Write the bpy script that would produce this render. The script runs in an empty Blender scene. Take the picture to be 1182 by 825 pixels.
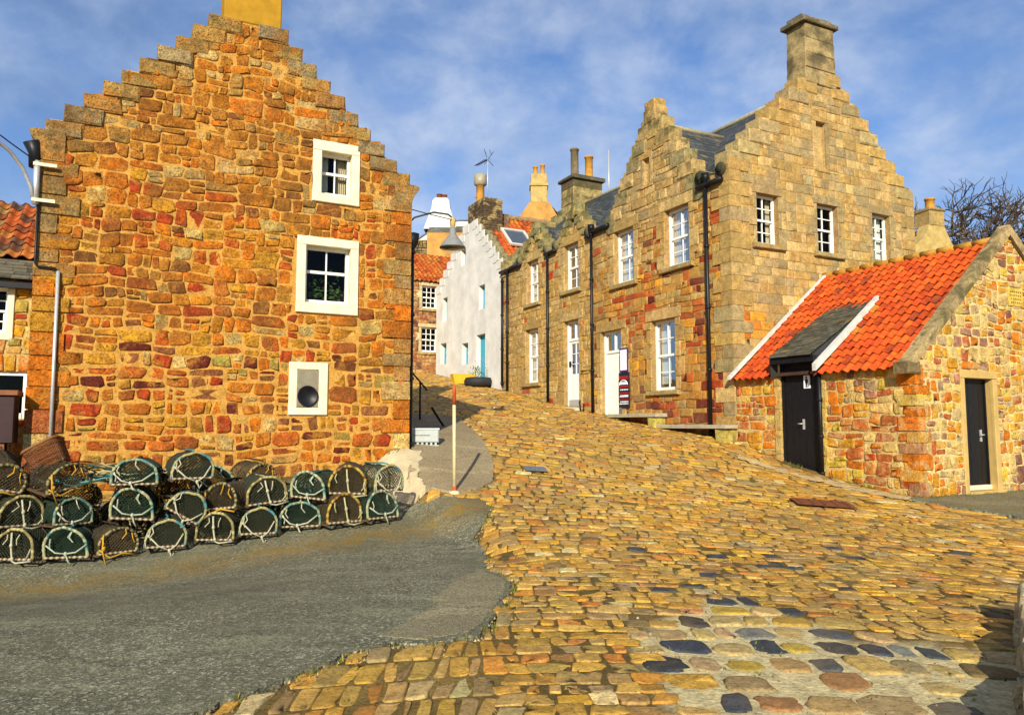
import bpy, bmesh, math, random
from mathutils import Vector, Matrix, noise
from mathutils.geometry import delaunay_2d_cdt
rnd = random.Random(7)
PI = math.pi
SC = bpy.context.scene
COL = SC.collection
# ------------------------------------------------------------------ frame of the street: S across, T uphill
A27 = math.radians(27)
S = (math.cos(A27), math.sin(A27)); T = (-math.sin(A27), math.cos(A27))
OR = (5.35, 18.0)          # street corner of the right-hand house
OL = (-1.96, 14.0)         # street corner of the left-hand house
def W(O, s, t): return (O[0] + s*S[0] + t*T[0], O[1] + s*S[1] + t*T[1])
GT = [(-60,0),(-14,-.02),(-8,0),(-5.5,.13),(-4.6,.27),(-3.8,.35),(-2.4,.58),(-1.5,.76),(0,1.2),(.8,1.32),(2.5,1.5),(5,1.8),
      (7.3,2.15),(9,2.35),(12,2.85),(13.7,3.1),(17,3.6),(21,4.15),(40,6.5),(90,8)]
def lin(t):
    for (a, za), (b, zb) in zip(GT, GT[1:]):
        if t <= b: return za + (zb-za)*(max(t, a)-a)/(b-a)
    return GT[-1][1]
def G(t): return sum(lin(t+d) for d in (-.6, -.3, 0, .3, .6))/5
def sm(x, a, b):
    k = min(1, max(0, (x-a)/(b-a))); return k*k*(3-2*k)
def st(X, Y):
    dx, dy = X-OR[0], Y-OR[1]
    return dx*S[0]+dy*S[1], dx*T[0]+dy*T[1]
def gz(X, Y):
    s, t = st(X, Y)
    return G(t) - sm(t, -7, -3)*(.32*sm(-s, 8.6, 9.1) + .4*sm(-s, 9, 14))
def cl(c, k=.18, h=.03):
    b = 1 + rnd.uniform(-k, k)
    return tuple(min(.95, max(.004, x*b*(1+rnd.uniform(-h, h)))) for x in c)
def pick(lst):
    tot = sum(w for w, c in lst); x = rnd.random()*tot
    for w, c in lst:
        x -= w
        if x <= 0: return c
    return lst[-1][1]
# ------------------------------------------------------------------ materials
def nmat(name):
    m = bpy.data.materials.new(name); m.use_nodes = True
    nt = m.node_tree; b = nt.nodes['Principled BSDF']
    return m, nt, b
def N(nt, typ, **kw):
    n = nt.nodes.new(typ)
    for k, v in kw.items():
        if k in n.inputs: n.inputs[k].default_value = v
        else: setattr(n, k, v)
    return n
def noise_n(nt, co, scale, detail=5, rough=.6, dist=0):
    n = N(nt, 'ShaderNodeTexNoise', Scale=scale, Detail=detail, Roughness=rough, Distortion=dist)
    nt.links.new(co, n.inputs['Vector']); return n.outputs['Fac']
def ramp(nt, fac, stops):
    r = nt.nodes.new('ShaderNodeValToRGB'); e = r.color_ramp.elements
    while len(e) < len(stops): e.new(.5)
    for x, (p, c) in zip(e, stops):
        x.position = p; x.color = (c[0], c[1], c[2], 1) if not isinstance(c, (int, float)) else (c, c, c, 1)
    nt.links.new(fac, r.inputs['Fac']); return r.outputs['Color']
def mixc(nt, a, b, fac, mode='MIX'):
    m = N(nt, 'ShaderNodeMix', data_type='RGBA', blend_type=mode)
    for sock, v in ((m.inputs[0], fac), (m.inputs[6], a), (m.inputs[7], b)):
        if isinstance(v, (int, float)): sock.default_value = v
        elif isinstance(v, tuple): sock.default_value = (v[0], v[1], v[2], 1)
        else: nt.links.new(v, sock)
    return m.outputs[2]
def bump(nt, b, h, strength=.5, dist=.02):
    n = N(nt, 'ShaderNodeBump', Strength=strength, Distance=dist)
    nt.links.new(h, n.inputs['Height']); nt.links.new(n.outputs[0], b.inputs['Normal'])
def math_n(nt, op, a, b):
    m = N(nt, 'ShaderNodeMath', operation=op)
    for i, v in enumerate((a, b)):
        if isinstance(v, (int, float)): m.inputs[i].default_value = v
        else: nt.links.new(v, m.inputs[i])
    return m.outputs[0]
def stone_mat(name, fine=9, coarse=1.3, lo=.55, hi=1.25, bs=.8, bd=.03, stain=None, stain_amt=.0, rough=.88, spots=.35, smear=None, smear_amt=.0, pits=.4):
    m, nt, b = nmat(name)
    co = N(nt, 'ShaderNodeTexCoord').outputs['Object']
    at = N(nt, 'ShaderNodeAttribute', attribute_name='Col').outputs['Color']
    n1 = noise_n(nt, co, fine, 8, .72); n2 = noise_n(nt, co, fine*4.5, 6, .75); n3 = noise_n(nt, co, coarse, 5, .65, .4)
    c = mixc(nt, at, ramp(nt, n1, [(.32, lo), (.68, hi)]), 1, 'MULTIPLY')
    if smear:                                    # lime mortar smeared over the faces
        n4 = noise_n(nt, co, 2.6, 9, .66, .8)
        c = mixc(nt, c, mixc(nt, smear, ramp(nt, n2, [(.3, .6), (.7, 1.2)]), 1, 'MULTIPLY'), ramp(nt, n4, [(.50, 0), (.58, smear_amt)]))
    c = mixc(nt, c, ramp(nt, n2, [(.36, 1-spots), (.5, 1), (.68, 1.22)]), 1, 'MULTIPLY')
    v = N(nt, 'ShaderNodeTexVoronoi', Scale=fine*2.6); nt.links.new(co, v.inputs['Vector'])
    pit = ramp(nt, v.outputs['Distance'], [(.10, 0), (.30, 1)])
    pitm = ramp(nt, noise_n(nt, co, fine*.5, 4, .6), [(.45, 0), (.62, pits)])
    c = mixc(nt, c, mixc(nt, (1, 1, 1), pit, pitm), 1, 'MULTIPLY')
    if stain:
        c = mixc(nt, c, stain, mixc(nt, (0, 0, 0), (stain_amt,)*3, ramp(nt, n3, [(.47, 0), (.62, 1)])))
    nt.links.new(c, b.inputs['Base Color']); b.inputs['Roughness'].default_value = rough
    b.inputs['Specular IOR Level'].default_value = .25
    h = math_n(nt, 'ADD', math_n(nt, 'MULTIPLY', n1, .8), math_n(nt, 'ADD', math_n(nt, 'MULTIPLY', n2, .4), math_n(nt, 'MULTIPLY', pit, .12)))
    bump(nt, b, h, bs, bd)
    return m
def flat_mat(name, c, rough=.6, var=.12, scale=14, spec=.4, bs=.12, metal=0, bd=.005):
    m, nt, b = nmat(name)
    co = N(nt, 'ShaderNodeTexCoord').outputs['Object']
    n1 = noise_n(nt, co, scale, 6, .65)
    nt.links.new(ramp(nt, n1, [(.25, tuple(x*(1-var) for x in c)), (.75, tuple(min(1, x*(1+var)) for x in c))]), b.inputs['Base Color'])
    b.inputs['Roughness'].default_value = rough; b.inputs['Specular IOR Level'].default_value = spec
    b.inputs['Metallic'].default_value = metal
    bump(nt, b, n1, bs, bd); return m
def attr_mat(name, rough=.7, spec=.3, scale=20, lo=.7, hi=1.2, bs=.3, bd=.008):
    m, nt, b = nmat(name)
    co = N(nt, 'ShaderNodeTexCoord').outputs['Object']
    at = N(nt, 'ShaderNodeAttribute', attribute_name='Col').outputs['Color']
    n1 = noise_n(nt, co, scale, 6, .7)
    nt.links.new(mixc(nt, at, ramp(nt, n1, [(.28, lo), (.72, hi)]), 1, 'MULTIPLY'), b.inputs['Base Color'])
    b.inputs['Roughness'].default_value = rough; b.inputs['Specular IOR Level'].default_value = spec
    bump(nt, b, n1, bs, bd); return m
M = {}
M['rubble'] = stone_mat('rubble_stone', 8, 1.1, .45, 1.4, 1, .06, smear=(.62, .46, .18), smear_amt=.55)
M['gable_rubble'] = stone_mat('weathered_rubble', 7, .75, .38, 1.5, 1.0, .085, (.15, .065, .014), .58, spots=.62, smear=(.55, .23, .03), smear_amt=.62, pits=.8)
M['ashlar'] = stone_mat('ashlar_stone', 6, .8, .55, 1.32, .8, .035, (.21, .15, .06), .42, spots=.42, pits=.55)
M['mossy'] = stone_mat('mossy_stone', 6, 2.2, .5, 1.25, .9, .03, (.06, .06, .018), .8, spots=.45)
M['mortar'] = stone_mat('lime_mortar', 7, 1.5, .6, 1.25, .9, .04, spots=.4)
M['cobble'] = stone_mat('cobble_stone', 9, .7, .55, 1.32, .8, .022, (.24, .15, .045), .38, rough=.66, spots=.45, pits=.6)
M['slate'] = attr_mat('roof_slate', .55, .5, 9, .6, 1.3, .35)
M['tile'] = attr_mat('clay_pantile', .8, .2, 7, .45, 1.3, .5)
M['wood'] = attr_mat('weathered_wood', .8, .2, 25, .6, 1.25, .4)
M['rope'] = attr_mat('twisted_rope', .9, .1, 60, .5, 1.2, .8, .01)
M['net'] = flat_mat('creel_net', (.030, .034, .014), .85, .6, 25)
M['white'] = flat_mat('white_gloss_paint', (.80, .78, .70), .4, .08, 6, .5)
M['cream'] = flat_mat('cream_masonry_paint', (.70, .61, .40), .65, .22, 5, .3, .5)
M['black'] = flat_mat('black_gloss_paint', (.007, .007, .008), .45, .5, 12, .3)
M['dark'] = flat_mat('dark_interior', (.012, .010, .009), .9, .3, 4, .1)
M['curtain'] = flat_mat('pale_curtain', (.62, .52, .34), .9, .2, 6, .1)
M['blind'] = flat_mat('white_blind', (.72, .72, .68), .9, .1, 6, .1)
M['steel'] = flat_mat('galvanised_steel', (.50, .50, .47), .45, .2, 20, .5, .1, .4)
M['lead'] = flat_mat('lead_flashing', (.54, .52, .46), .65, .3, 6, .3, .5)
M['leaf'] = flat_mat('house_plant_leaf', (.06, .12, .02), .5, .4, 15, .4)
M['blue'] = flat_mat('turquoise_paint', (.02, .30, .42), .4, .1, 9, .4)
M['harl'] = flat_mat('white_harling', (.60, .58, .51), .9, .22, 1.3, .2, .7, 0, .02)
M['ochre'] = flat_mat('ochre_render', (.36, .19, .012), .85, .22, 5, .2, .5, 0, .01)
M['tan_render'] = flat_mat('lichened_render', (.42, .30, .10), .9, .35, 3, .2, .7, 0, .03)
M['orange_render'] = flat_mat('orange_render', (.46, .24, .06), .9, .4, 1.6, .2, .6, 0, .02)
M['pot'] = flat_mat('clay_chimney_pot', (.44, .21, .03), .8, .4, 5, .2)
M['sootpot'] = flat_mat('sooty_pot', (.16, .12, .06), .85, .5, 5, .2)
M['bark'] = flat_mat('bare_bark', (.085, .062, .042), .9, .4, 9, .1)
M['maroon'] = flat_mat('maroon_paint', (.028, .006, .005), .55, .4, 7, .4)
M['wicker'] = attr_mat('wicker', .65, .3, 40, .5, 1.3, .4)
M['rust'] = flat_mat('rusty_iron', (.17, .055, .02), .85, .45, 14, .2, .6)
M['redpaint'] = flat_mat('red_flaking_paint', (.42, .07, .015), .6, .35, 22, .3, .4)
M['yellow'] = flat_mat('yellow_plastic', (.62, .38, .02), .5, .12, 7, .4)
M['rubber'] = flat_mat('black_rubber', (.02, .02, .022), .7, .3, 12, .3)
M['flower'] = flat_mat('pink_flower', (.45, .04, .08), .6, .3, 20, .2)
M['concrete'] = flat_mat('pale_concrete', (.52, .43, .25), .9, .25, 5, .2, .6, 0, .015)
M['benchstone'] = flat_mat('bench_stone', (.36, .31, .20), .9, .3, 6, .2, .6, 0, .015)
M['grate'] = flat_mat('grey_plastic', (.36, .39, .35), .5, .15, 9, .4)
M['paper'] = flat_mat('white_paper', (.80, .80, .82), .6, .03, 9, .2)
M['purple'] = flat_mat('purple_frame', (.06, .02, .12), .4, .2, 9, .4)
M['boardred'] = flat_mat('board_red', (.30, .012, .01), .5, .3, 30, .3)
M['shade'] = flat_mat('enamel_shade', (.20, .205, .19), .4, .2, 12, .5)
M['board'] = flat_mat('chalkboard_black', (.010, .011, .016), .45, .4, 12, .4)
def glass():
    m = bpy.data.materials.new('window_glass'); m.use_nodes = True; nt = m.node_tree; nt.nodes.clear()
    o = N(nt, 'ShaderNodeOutputMaterial'); g = N(nt, 'ShaderNodeBsdfGlossy', Roughness=.03)
    tr = N(nt, 'ShaderNodeBsdfTransparent'); f = N(nt, 'ShaderNodeFresnel', IOR=1.36)
    co = N(nt, 'ShaderNodeTexCoord').outputs['Object']; b = N(nt, 'ShaderNodeBump', Strength=.08, Distance=.03)
    nt.links.new(noise_n(nt, co, 2.2, 2), b.inputs['Height']); nt.links.new(b.outputs[0], g.inputs['Normal'])
    tr.inputs[0].default_value = (.75, .78, .76, 1)
    mx = N(nt, 'ShaderNodeMixShader'); nt.links.new(math_n(nt, 'MULTIPLY', f.outputs[0], .5), mx.inputs[0])
    nt.links.new(tr.outputs[0], mx.inputs[1]); nt.links.new(g.outputs[0], mx.inputs[2]); nt.links.new(mx.outputs[0], o.inputs[0]); return m
M['glass'] = glass()
def scuff_map(nt, co):
    mp_ = N(nt, 'ShaderNodeMapping'); mp_.inputs['Rotation'].default_value = (0, 0, -.35); mp_.inputs['Scale'].default_value = (.45, 1.6, 1); nt.links.new(co, mp_.inputs['Vector']); return mp_.outputs[0]
def asphalt(name, c1, c2, spk, moss=None, s=1.0):
    m, nt, b = nmat(name)
    co = N(nt, 'ShaderNodeTexCoord').outputs['Object']
    v = N(nt, 'ShaderNodeTexVoronoi', Scale=52*s); nt.links.new(co, v.inputs['Vector'])
    n1 = noise_n(nt, co, 1.3, 6, .7); n2 = noise_n(nt, co, 28, 5, .8); n3 = noise_n(nt, co, .7, 5, .65, .5); n4 = noise_n(nt, co, 120, 2, .5)
    c = ramp(nt, n1, [(.3, c1), (.7, c2)])
    c = mixc(nt, c, ramp(nt, n2, [(.3, .5), (.7, 1.45)]), 1, 'MULTIPLY')
    c = mixc(nt, c, spk, mixc(nt, (0, 0, 0), ramp(nt, n3, [(.35, .25), (.65, 1.0)]), ramp(nt, v.outputs['Color'], [(.66, 0), (.80, .5)])))
    c = mixc(nt, c, ramp(nt, n4, [(.35, .5), (.65, 1.4)]), 1, 'MULTIPLY')
    wv = N(nt, 'ShaderNodeVectorMath', operation='ADD'); nt.links.new(co, wv.inputs[0]); wn = N(nt, 'ShaderNodeTexNoise', Scale=1.8, Detail=5); nt.links.new(co, wn.inputs['Vector']); nt.links.new(wn.outputs['Color'], wv.inputs[1])
    ve = N(nt, 'ShaderNodeTexVoronoi', feature='DISTANCE_TO_EDGE', Scale=.42); nt.links.new(wv.outputs[0], ve.inputs['Vector'])
    crk = ramp(nt, ve.outputs['Distance'], [(.002, .55), (.008, 1)])
    c = mixc(nt, c, mixc(nt, (1, 1, 1), crk, ramp(nt, noise_n(nt, co, .5, 3), [(.42, 0), (.55, 1)])), 1, 'MULTIPLY')
    c = mixc(nt, c, tuple(min(.6, x*1.9) for x in c2), math_n(nt, 'MULTIPLY', ramp(nt, noise_n(nt, scuff_map(nt, co), 1.5, 8, .75), [(.52, 0), (.66, .8)]), ramp(nt, n2, [(.4, 0), (.6, 1)])))
    if moss:
        at = N(nt, 'ShaderNodeAttribute', attribute_name='Col').outputs['Fac']
        c = mixc(nt, c, moss, math_n(nt, 'MULTIPLY', at, ramp(nt, noise_n(nt, co, 3.5, 6, .7), [(.35, 0), (.62, 1)])))
    nt.links.new(c, b.inputs['Base Color']); b.inputs['Roughness'].default_value = .85; b.inputs['Specular IOR Level'].default_value = .25
    bump(nt, b, math_n(nt, 'ADD', n2, math_n(nt, 'MULTIPLY', v.outputs['Distance'], .5)), .8, .012); return m
M['asphalt'] = asphalt('worn_asphalt', (.095, .093, .055), (.165, .158, .094), (.56, .52, .36), (.24, .14, .015))
M['patch'] = asphalt('patched_asphalt', (.185, .160, .088), (.235, .205, .115), (.36, .31, .19), None, 1.4)
M['path'] = asphalt('path_asphalt', (.24, .185, .095), (.32, .25, .135), (.46, .37, .21), None, 1.3)
# ------------------------------------------------------------------ mesh builder
class MB:
    def __init__(s): s.v = []; s.f = []; s.c = []; s.m = []; s.s = []
    def add(s, vs, fs, col=(1, 1, 1), mi=0, smooth=False):
        o = len(s.v); s.v += vs
        s.c += [col]*len(vs) if isinstance(col[0], (int, float)) else col
        for f in fs: s.f.append([o+i for i in f]); s.m.append(mi); s.s.append(smooth)
    def box(s, mp, a, b, col=(1, 1, 1), mi=0):
        (x0, y0, z0), (x1, y1, z1) = a, b
        vs = [mp(x, y, z) for z in (z0, z1) for y in (y0, y1) for x in (x0, x1)]
        s.add(vs, [(0, 2, 3, 1), (4, 5, 7, 6), (0, 1, 5, 4), (2, 6, 7, 3), (0, 4, 6, 2), (1, 3, 7, 5)], col, mi)
    def quad(s, p, col=(1, 1, 1), mi=0): s.add(list(p), [tuple(range(len(p)))], col, mi)
    def tube(s, pts, r, n=6, col=(1, 1, 1), mi=0, cap=True):
        pts = [Vector(p) for p in pts]; k = len(pts); vs = []; cols = []
        up = Vector((0, 0, 1)); pr = None
        for i, p in enumerate(pts):
            d = (pts[min(i+1, k-1)] - pts[max(i-1, 0)])
            if d.length < 1e-9: d = Vector((0, 0, 1))
            d.normalize()
            if pr is None:
                a = d.cross(up); a = d.cross(Vector((1, 0, 0))) if a.length < .05 else a
            else: a = pr - d*pr.dot(d)
            if a.length < 1e-6: a = d.orthogonal()
            a.normalize(); pr = a; b = d.cross(a)
            rr = r[i] if isinstance(r, (list, tuple)) else r
            for j in range(n):
                q = 2*PI*j/n; vs.append(tuple(p + a*math.cos(q)*rr + b*math.sin(q)*rr))
                cols.append(col[i] if isinstance(col, list) else col)
        fs = [(i*n+j, i*n+(j+1) % n, (i+1)*n+(j+1) % n, (i+1)*n+j) for i in range(k-1) for j in range(n)]
        if cap: fs += [tuple(range(n-1, -1, -1)), tuple((k-1)*n+j for j in range(n))]
        s.add(vs, fs, cols, mi, n > 4)
    def lathe(s, c, prof, n=16, col=(1, 1, 1), mi=0):   # prof: (r,z) list
        vs = [(c[0]+r*math.cos(2*PI*j/n), c[1]+r*math.sin(2*PI*j/n), c[2]+z) for r, z in prof for j in range(n)]
        s.add(vs, [(i*n+j, i*n+(j+1) % n, (i+1)*n+(j+1) % n, (i+1)*n+j) for i in range(len(prof)-1) for j in range(n)], col, mi, True)
    def build(s, name, mats, parent=None):
        me = bpy.data.meshes.new(name); zb = parent.get('zb', 0) if parent else 0
        if parent and parent.parent: zb = parent.parent.get('zb', zb)
        ox = oy = 0
        me.from_pydata([(x, y, z-zb) for x, y, z in s.v] if zb else s.v, [], s.f)
        for m in (mats if isinstance(mats, (list, tuple)) else [mats]): me.materials.append(m)
        me.polygons.foreach_set('material_index', s.m); me.polygons.foreach_set('use_smooth', s.s)
        ca = me.color_attributes.new('Col', 'FLOAT_COLOR', 'POINT')
        ca.data.foreach_set('color', [x for c in s.c for x in (c[0], c[1], c[2], 1)])
        me.update()
        o = bpy.data.objects.new(name, me); COL.objects.link(o)
        if parent: o.parent = parent
        return o
def tag(o, label, cat, group=None):
    o['label'] = label; o['category'] = cat
    if group: o['group'] = group
    return o
def thing(name, label, cat, loc=(0, 0, 0), rz=0, group=None, frame=False):
    o = bpy.data.objects.new(name, None); COL.objects.link(o); o.empty_display_size = .2
    o.location = loc; o.rotation_euler = (0, 0, rz)
    if frame: o['zb'] = loc[2]          # children are modelled with absolute heights
    return tag(o, label, cat, group)
def struct(o): o['kind'] = 'structure'; return o
ID = lambda x, y, z: (x, y, z)
# ------------------------------------------------------------------ masonry
def stone(mb, poly, mp, d0, d1, col, gap=.012, chai=1, jit=.1, mi=0, flat=.9, cut=.13, cj=.2):
    cu = sum(p[0] for p in poly)/len(poly); cv = sum(p[1] for p in poly)/len(poly)
    hw = max(abs(p[0]-cu) for p in poly); hv = max(abs(p[1]-cv) for p in poly)
    if hw < .025 or hv < .02: return
    fu = max(.3, 1-gap/hw); fv = max(.3, 1-gap/hv)
    pts = [((p[0]-cu)*fu, (p[1]-cv)*fv) for p in poly]
    for _ in range(chai):
        q = []
        for a, b in zip(pts, pts[1:]+pts[:1]):
            k = rnd.uniform(.4, 1.2)*cut; j = 1-rnd.uniform(.4, 1.2)*cut
            q += [(a[0]+(b[0]-a[0])*k, a[1]+(b[1]-a[1])*k), (a[0]+(b[0]-a[0])*j, a[1]+(b[1]-a[1])*j)]
        pts = q
    m = min(hw, hv)*jit
    pts = [(x+rnd.uniform(-m, m), y+rnd.uniform(-m, m)) for x, y in pts]
    n = len(pts); vs = []; dd = d1-d0
    tu, tv = rnd.uniform(-.25, .25)*dd/hw, rnd.uniform(-.25, .25)*dd/hv
    rings = ((1, 0), (1-(1-flat)*.22, .6), (flat, .97), (flat*.84, 1))
    for sc, fr in rings:
        for x, y in pts:
            vs.append(mp(cu+x*sc, cv+y*sc, d0+dd*fr*(1+rnd.uniform(-cj, cj*.8)*(fr > .9))+(fr > 0)*(x*tu+y*tv)))
    vs.append(mp(cu, cv, d1+dd*rnd.uniform(-cj*.9, cj)))
    fs = [(r*n+i, r*n+(i+1) % n, (r+1)*n+(i+1) % n, (r+1)*n+i) for r in (0, 1, 2) for i in range(n)]
    fs += [(3*n+i, 3*n+(i+1) % n, 4*n) for i in range(n)]
    mb.add(vs, fs, col, mi, True)
def block(mb, mp, u0, v0, u1, v1, d0, d1, col, bev=.012, jit=.004, mi=0, back=False):
    b = min(bev, (u1-u0)*.3, (v1-v0)*.3); J = lambda: rnd.uniform(-jit, jit)
    vs = []
    for i, d in ((0, d0), (0, d1-b), (b, d1)):
        for u, v in ((u0+i, v0+i), (u1-i, v0+i), (u1-i, v1-i), (u0+i, v1-i)):
            vs.append(mp(u+J(), v+J(), d+(J() if d != d0 else 0)))
    fs = [(r*4+i, r*4+(i+1) % 4, (r+1)*4+(i+1) % 4, (r+1)*4+i) for r in (0, 1) for i in range(4)] + [(8, 9, 10, 11)]
    if back: fs.append((3, 2, 1, 0))
    mb.add(vs, fs, col, mi)
def clip(poly, hp):
    for a, b, c in hp:
        out = []
        for p, q in zip(poly, poly[1:]+poly[:1]):
            dp = a*p[0]+b*p[1]-c; dq = a*q[0]+b*q[1]-c
            if dp <= 0: out.append(p)
            if dp*dq < 0:
                k = dp/(dp-dq); out.append((p[0]+(q[0]-p[0])*k, p[1]+(q[1]-p[1])*k))
        poly = out
        if len(poly) < 3: return None
    return poly
def rubble(mb, mp, rects, holes, pal, band=(.4, .65), chunk=(.6, 1.3), maxw=.5, maxh=.3, area=.075, depth=(.012, .035), gap=.012,
           warp=.04, hp=(), chai=1, jit=.1, mi=0, mcol=(.4, .3, .15), mmi=1, backing=True, base=-.012, minw=.07, flat=.9, cut=.13, elong=0, avar=(.35, 1.3)):
    us = sorted({round(x, 4) for r in rects+holes for x in (r[0], r[2])}); vs_ = sorted({round(x, 4) for r in rects+holes for x in (r[1], r[3])})
    def inside(u, v):
        return any(a <= u <= c and b <= v <= d for a, b, c, d in rects) and not any(a <= u <= c and b <= v <= d for a, b, c, d in holes)
    u0, u1, v0, v1 = us[0], us[-1], vs_[0], vs_[-1]
    if backing:
        for b, d in zip(vs_, vs_[1:]):
            run = None
            for a, c in list(zip(us, us[1:]))+[(u1, None)]:
                ins = c is not None and inside((a+c)/2, (b+d)/2)
                if ins and run is None: run = a
                if not ins and run is not None:
                    p = clip([(run, b), (a, b), (a, d), (run, d)], hp) if hp else [(run, b), (a, b), (a, d), (run, d)]
                    if p: mb.quad([mp(x, y, 0) for x, y in p], mcol, mmi)
                    run = None
    def classify(a, b, c, d):
        uu = [a]+[x for x in us if a+1e-3 < x < c-1e-3]+[c]; vv = [b]+[x for x in vs_ if b+1e-3 < x < d-1e-3]+[d]
        st_ = {inside((p+q)/2, (r+s_)/2) for p, q in zip(uu, uu[1:]) for r, s_ in zip(vv, vv[1:])}
        return st_, uu[1:-1], vv[1:-1]
    def wp(u, v):
        n1 = noise.noise((u*1.3, v*1.3, 3.1)); n2 = noise.noise((u*1.3, v*1.3, 9.7)); n3 = noise.noise((u*4, v*4, 5.2))
        return (u+warp*n1*.6+warp*.4*n3, v+warp*n2+warp*.5*n3)
    def gu(a, b, c, d):
        w, h = c-a, d-b
        if w < minw or h < .045: return
        stt, uu, vv = classify(a, b, c, d)
        if stt == {False}: return
        if len(stt) > 1:
            if vv and (not uu or rnd.random() < .5): x = rnd.choice(vv); gu(a, b, c, x); gu(a, x, c, d)
            else: x = rnd.choice(uu); gu(a, b, x, d); gu(x, b, c, d)
            return
        big = w*h > area*rnd.uniform(*avar)
        if h > maxh or (big and h > w*.75 and h > .14 and not elong): x = b+h*rnd.uniform(.33, .67); gu(a, b, c, x); gu(a, x, c, d); return
        if w > maxw or (big and w > .16 and w > elong*h): x = a+w*rnd.uniform(.33, .67); gu(a, b, x, d); gu(x, b, c, d); return
        poly = [wp(a, b), wp(c, b), wp(c, d), wp(a, d)]
        if hp: poly = clip(poly, hp)
        if poly: stone(mb, poly, mp, base, rnd.uniform(*depth), cl(pal((a+c)/2, (b+d)/2)), gap((a+c)/2, (b+d)/2) if callable(gap) else gap, chai, jit, mi, flat, cut)
    v = v0
    while v < v1-.02:
        bh = min(rnd.uniform(*band), v1-v)
        if v1-v-bh < .12: bh = v1-v
        u = u0
        while u < u1-.02:
            cw = min(rnd.uniform(*chunk), u1-u)
            if u1-u-cw < .15: cw = u1-u
            gu(u, v, u+cw, v+bh); u += cw
        v += bh
# ------------------------------------------------------------------ windows and doors
def opening(mb, mp, u0, v0, u1, v1, rec, col, mi=0):     # reveals into the wall mesh
    for a, b in (((u0, v0), (u0, v1)), ((u0, v1), (u1, v1)), ((u1, v1), (u1, v0)), ((u1, v0), (u0, v0))):
        mb.quad([mp(a[0], a[1], .005), mp(b[0], b[1], .005), mp(b[0], b[1], -rec-.08), mp(a[0], a[1], -rec-.08)], col, mi)
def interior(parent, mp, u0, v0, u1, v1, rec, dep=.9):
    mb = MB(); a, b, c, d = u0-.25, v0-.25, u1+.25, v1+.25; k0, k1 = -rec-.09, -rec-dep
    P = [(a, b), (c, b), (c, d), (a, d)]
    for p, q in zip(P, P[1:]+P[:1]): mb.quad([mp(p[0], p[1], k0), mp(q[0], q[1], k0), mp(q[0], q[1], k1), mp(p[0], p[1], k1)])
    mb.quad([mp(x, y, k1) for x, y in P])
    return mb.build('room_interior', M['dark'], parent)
def sash(parent, mp, u0, v0, u1, v1, rec, cols=2, rows=(2, 2), fr=.05, bar=.02, mid=None, curtain=None, mat='white', off=True, split=True):
    mb = MB(); mid = mid if mid is not None else (v0+v1)/2
    d0 = -rec-.06; d1 = -rec
    fb = lambda a, b, c, d, e0=d0, e1=d1: mb.box(mp, (a, b, e0), (c, d, e1))
    fb(u0, v0, u0+fr, v1); fb(u1-fr, v0, u1, v1); fb(u0+fr, v1-fr, u1-fr, v1); fb(u0+fr, v0, u1-fr, v0+fr*1.4, d0, d1+.015)
    if split: fb(u0+fr, mid-fr*.5, u1-fr, mid+fr*.5, d0-.002, d1-.006)
    segs = [(mid+fr*.5, v1-fr, rows[0], 0), (v0+fr*1.4, mid-fr*.5, rows[1], .03 if off else 0)] if split else [(v0+fr*1.4, v1-fr, rows[0], 0)]
    for a, b, n, dd in segs:
        for i in range(1, cols):
            x = u0+fr+(u1-u0-2*fr)*i/cols; mb.box(mp, (x-bar/2, a, d0-dd+.01), (x+bar/2, b, d1-dd-.015))
        for i in range(1, n):
            y = a+(b-a)*i/n; mb.box(mp, (u0+fr, y-bar/2, d0-dd+.013), (u1-fr, y+bar/2, d1-dd-.018))
        if dd:
            mb.box(mp, (u0+fr, a, d0-dd), (u0+fr+.03, b, d1-dd-.01)); mb.box(mp, (u1-fr-.03, a, d0-dd), (u1-fr, b, d1-dd-.01))
    w = mb.build('window', M[mat], parent)
    p = MB(); dg = -rec-.055
    p.quad([mp(u0+.02, v0+.02, dg), mp(u1-.02, v0+.02, dg), mp(u1-.02, v1-.02, dg), mp(u0+.02, v1-.02, dg)])
    p.build('pane', M['glass'], w)
    if curtain:
        for fa, fb_, kind, lo in curtain:
            c = MB(); a = u0+(u1-u0)*fa; b = u0+(u1-u0)*fb_; n = 14; vb = v0+(v1-v0)*lo
            pts = [(a+(b-a)*i/n, -rec-.16+.02*math.sin(i*2.1)) for i in range(n+1)]
            for (x0, y0), (x1, y1) in zip(pts, pts[1:]): c.quad([mp(x0, vb, y0), mp(x1, vb, y1), mp(x1, v1, y1), mp(x0, v1, y0)])
            c.build('curtain', M[kind], w)
    interior(w, mp, u0, v0, u1, v1, rec)
    return w
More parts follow.
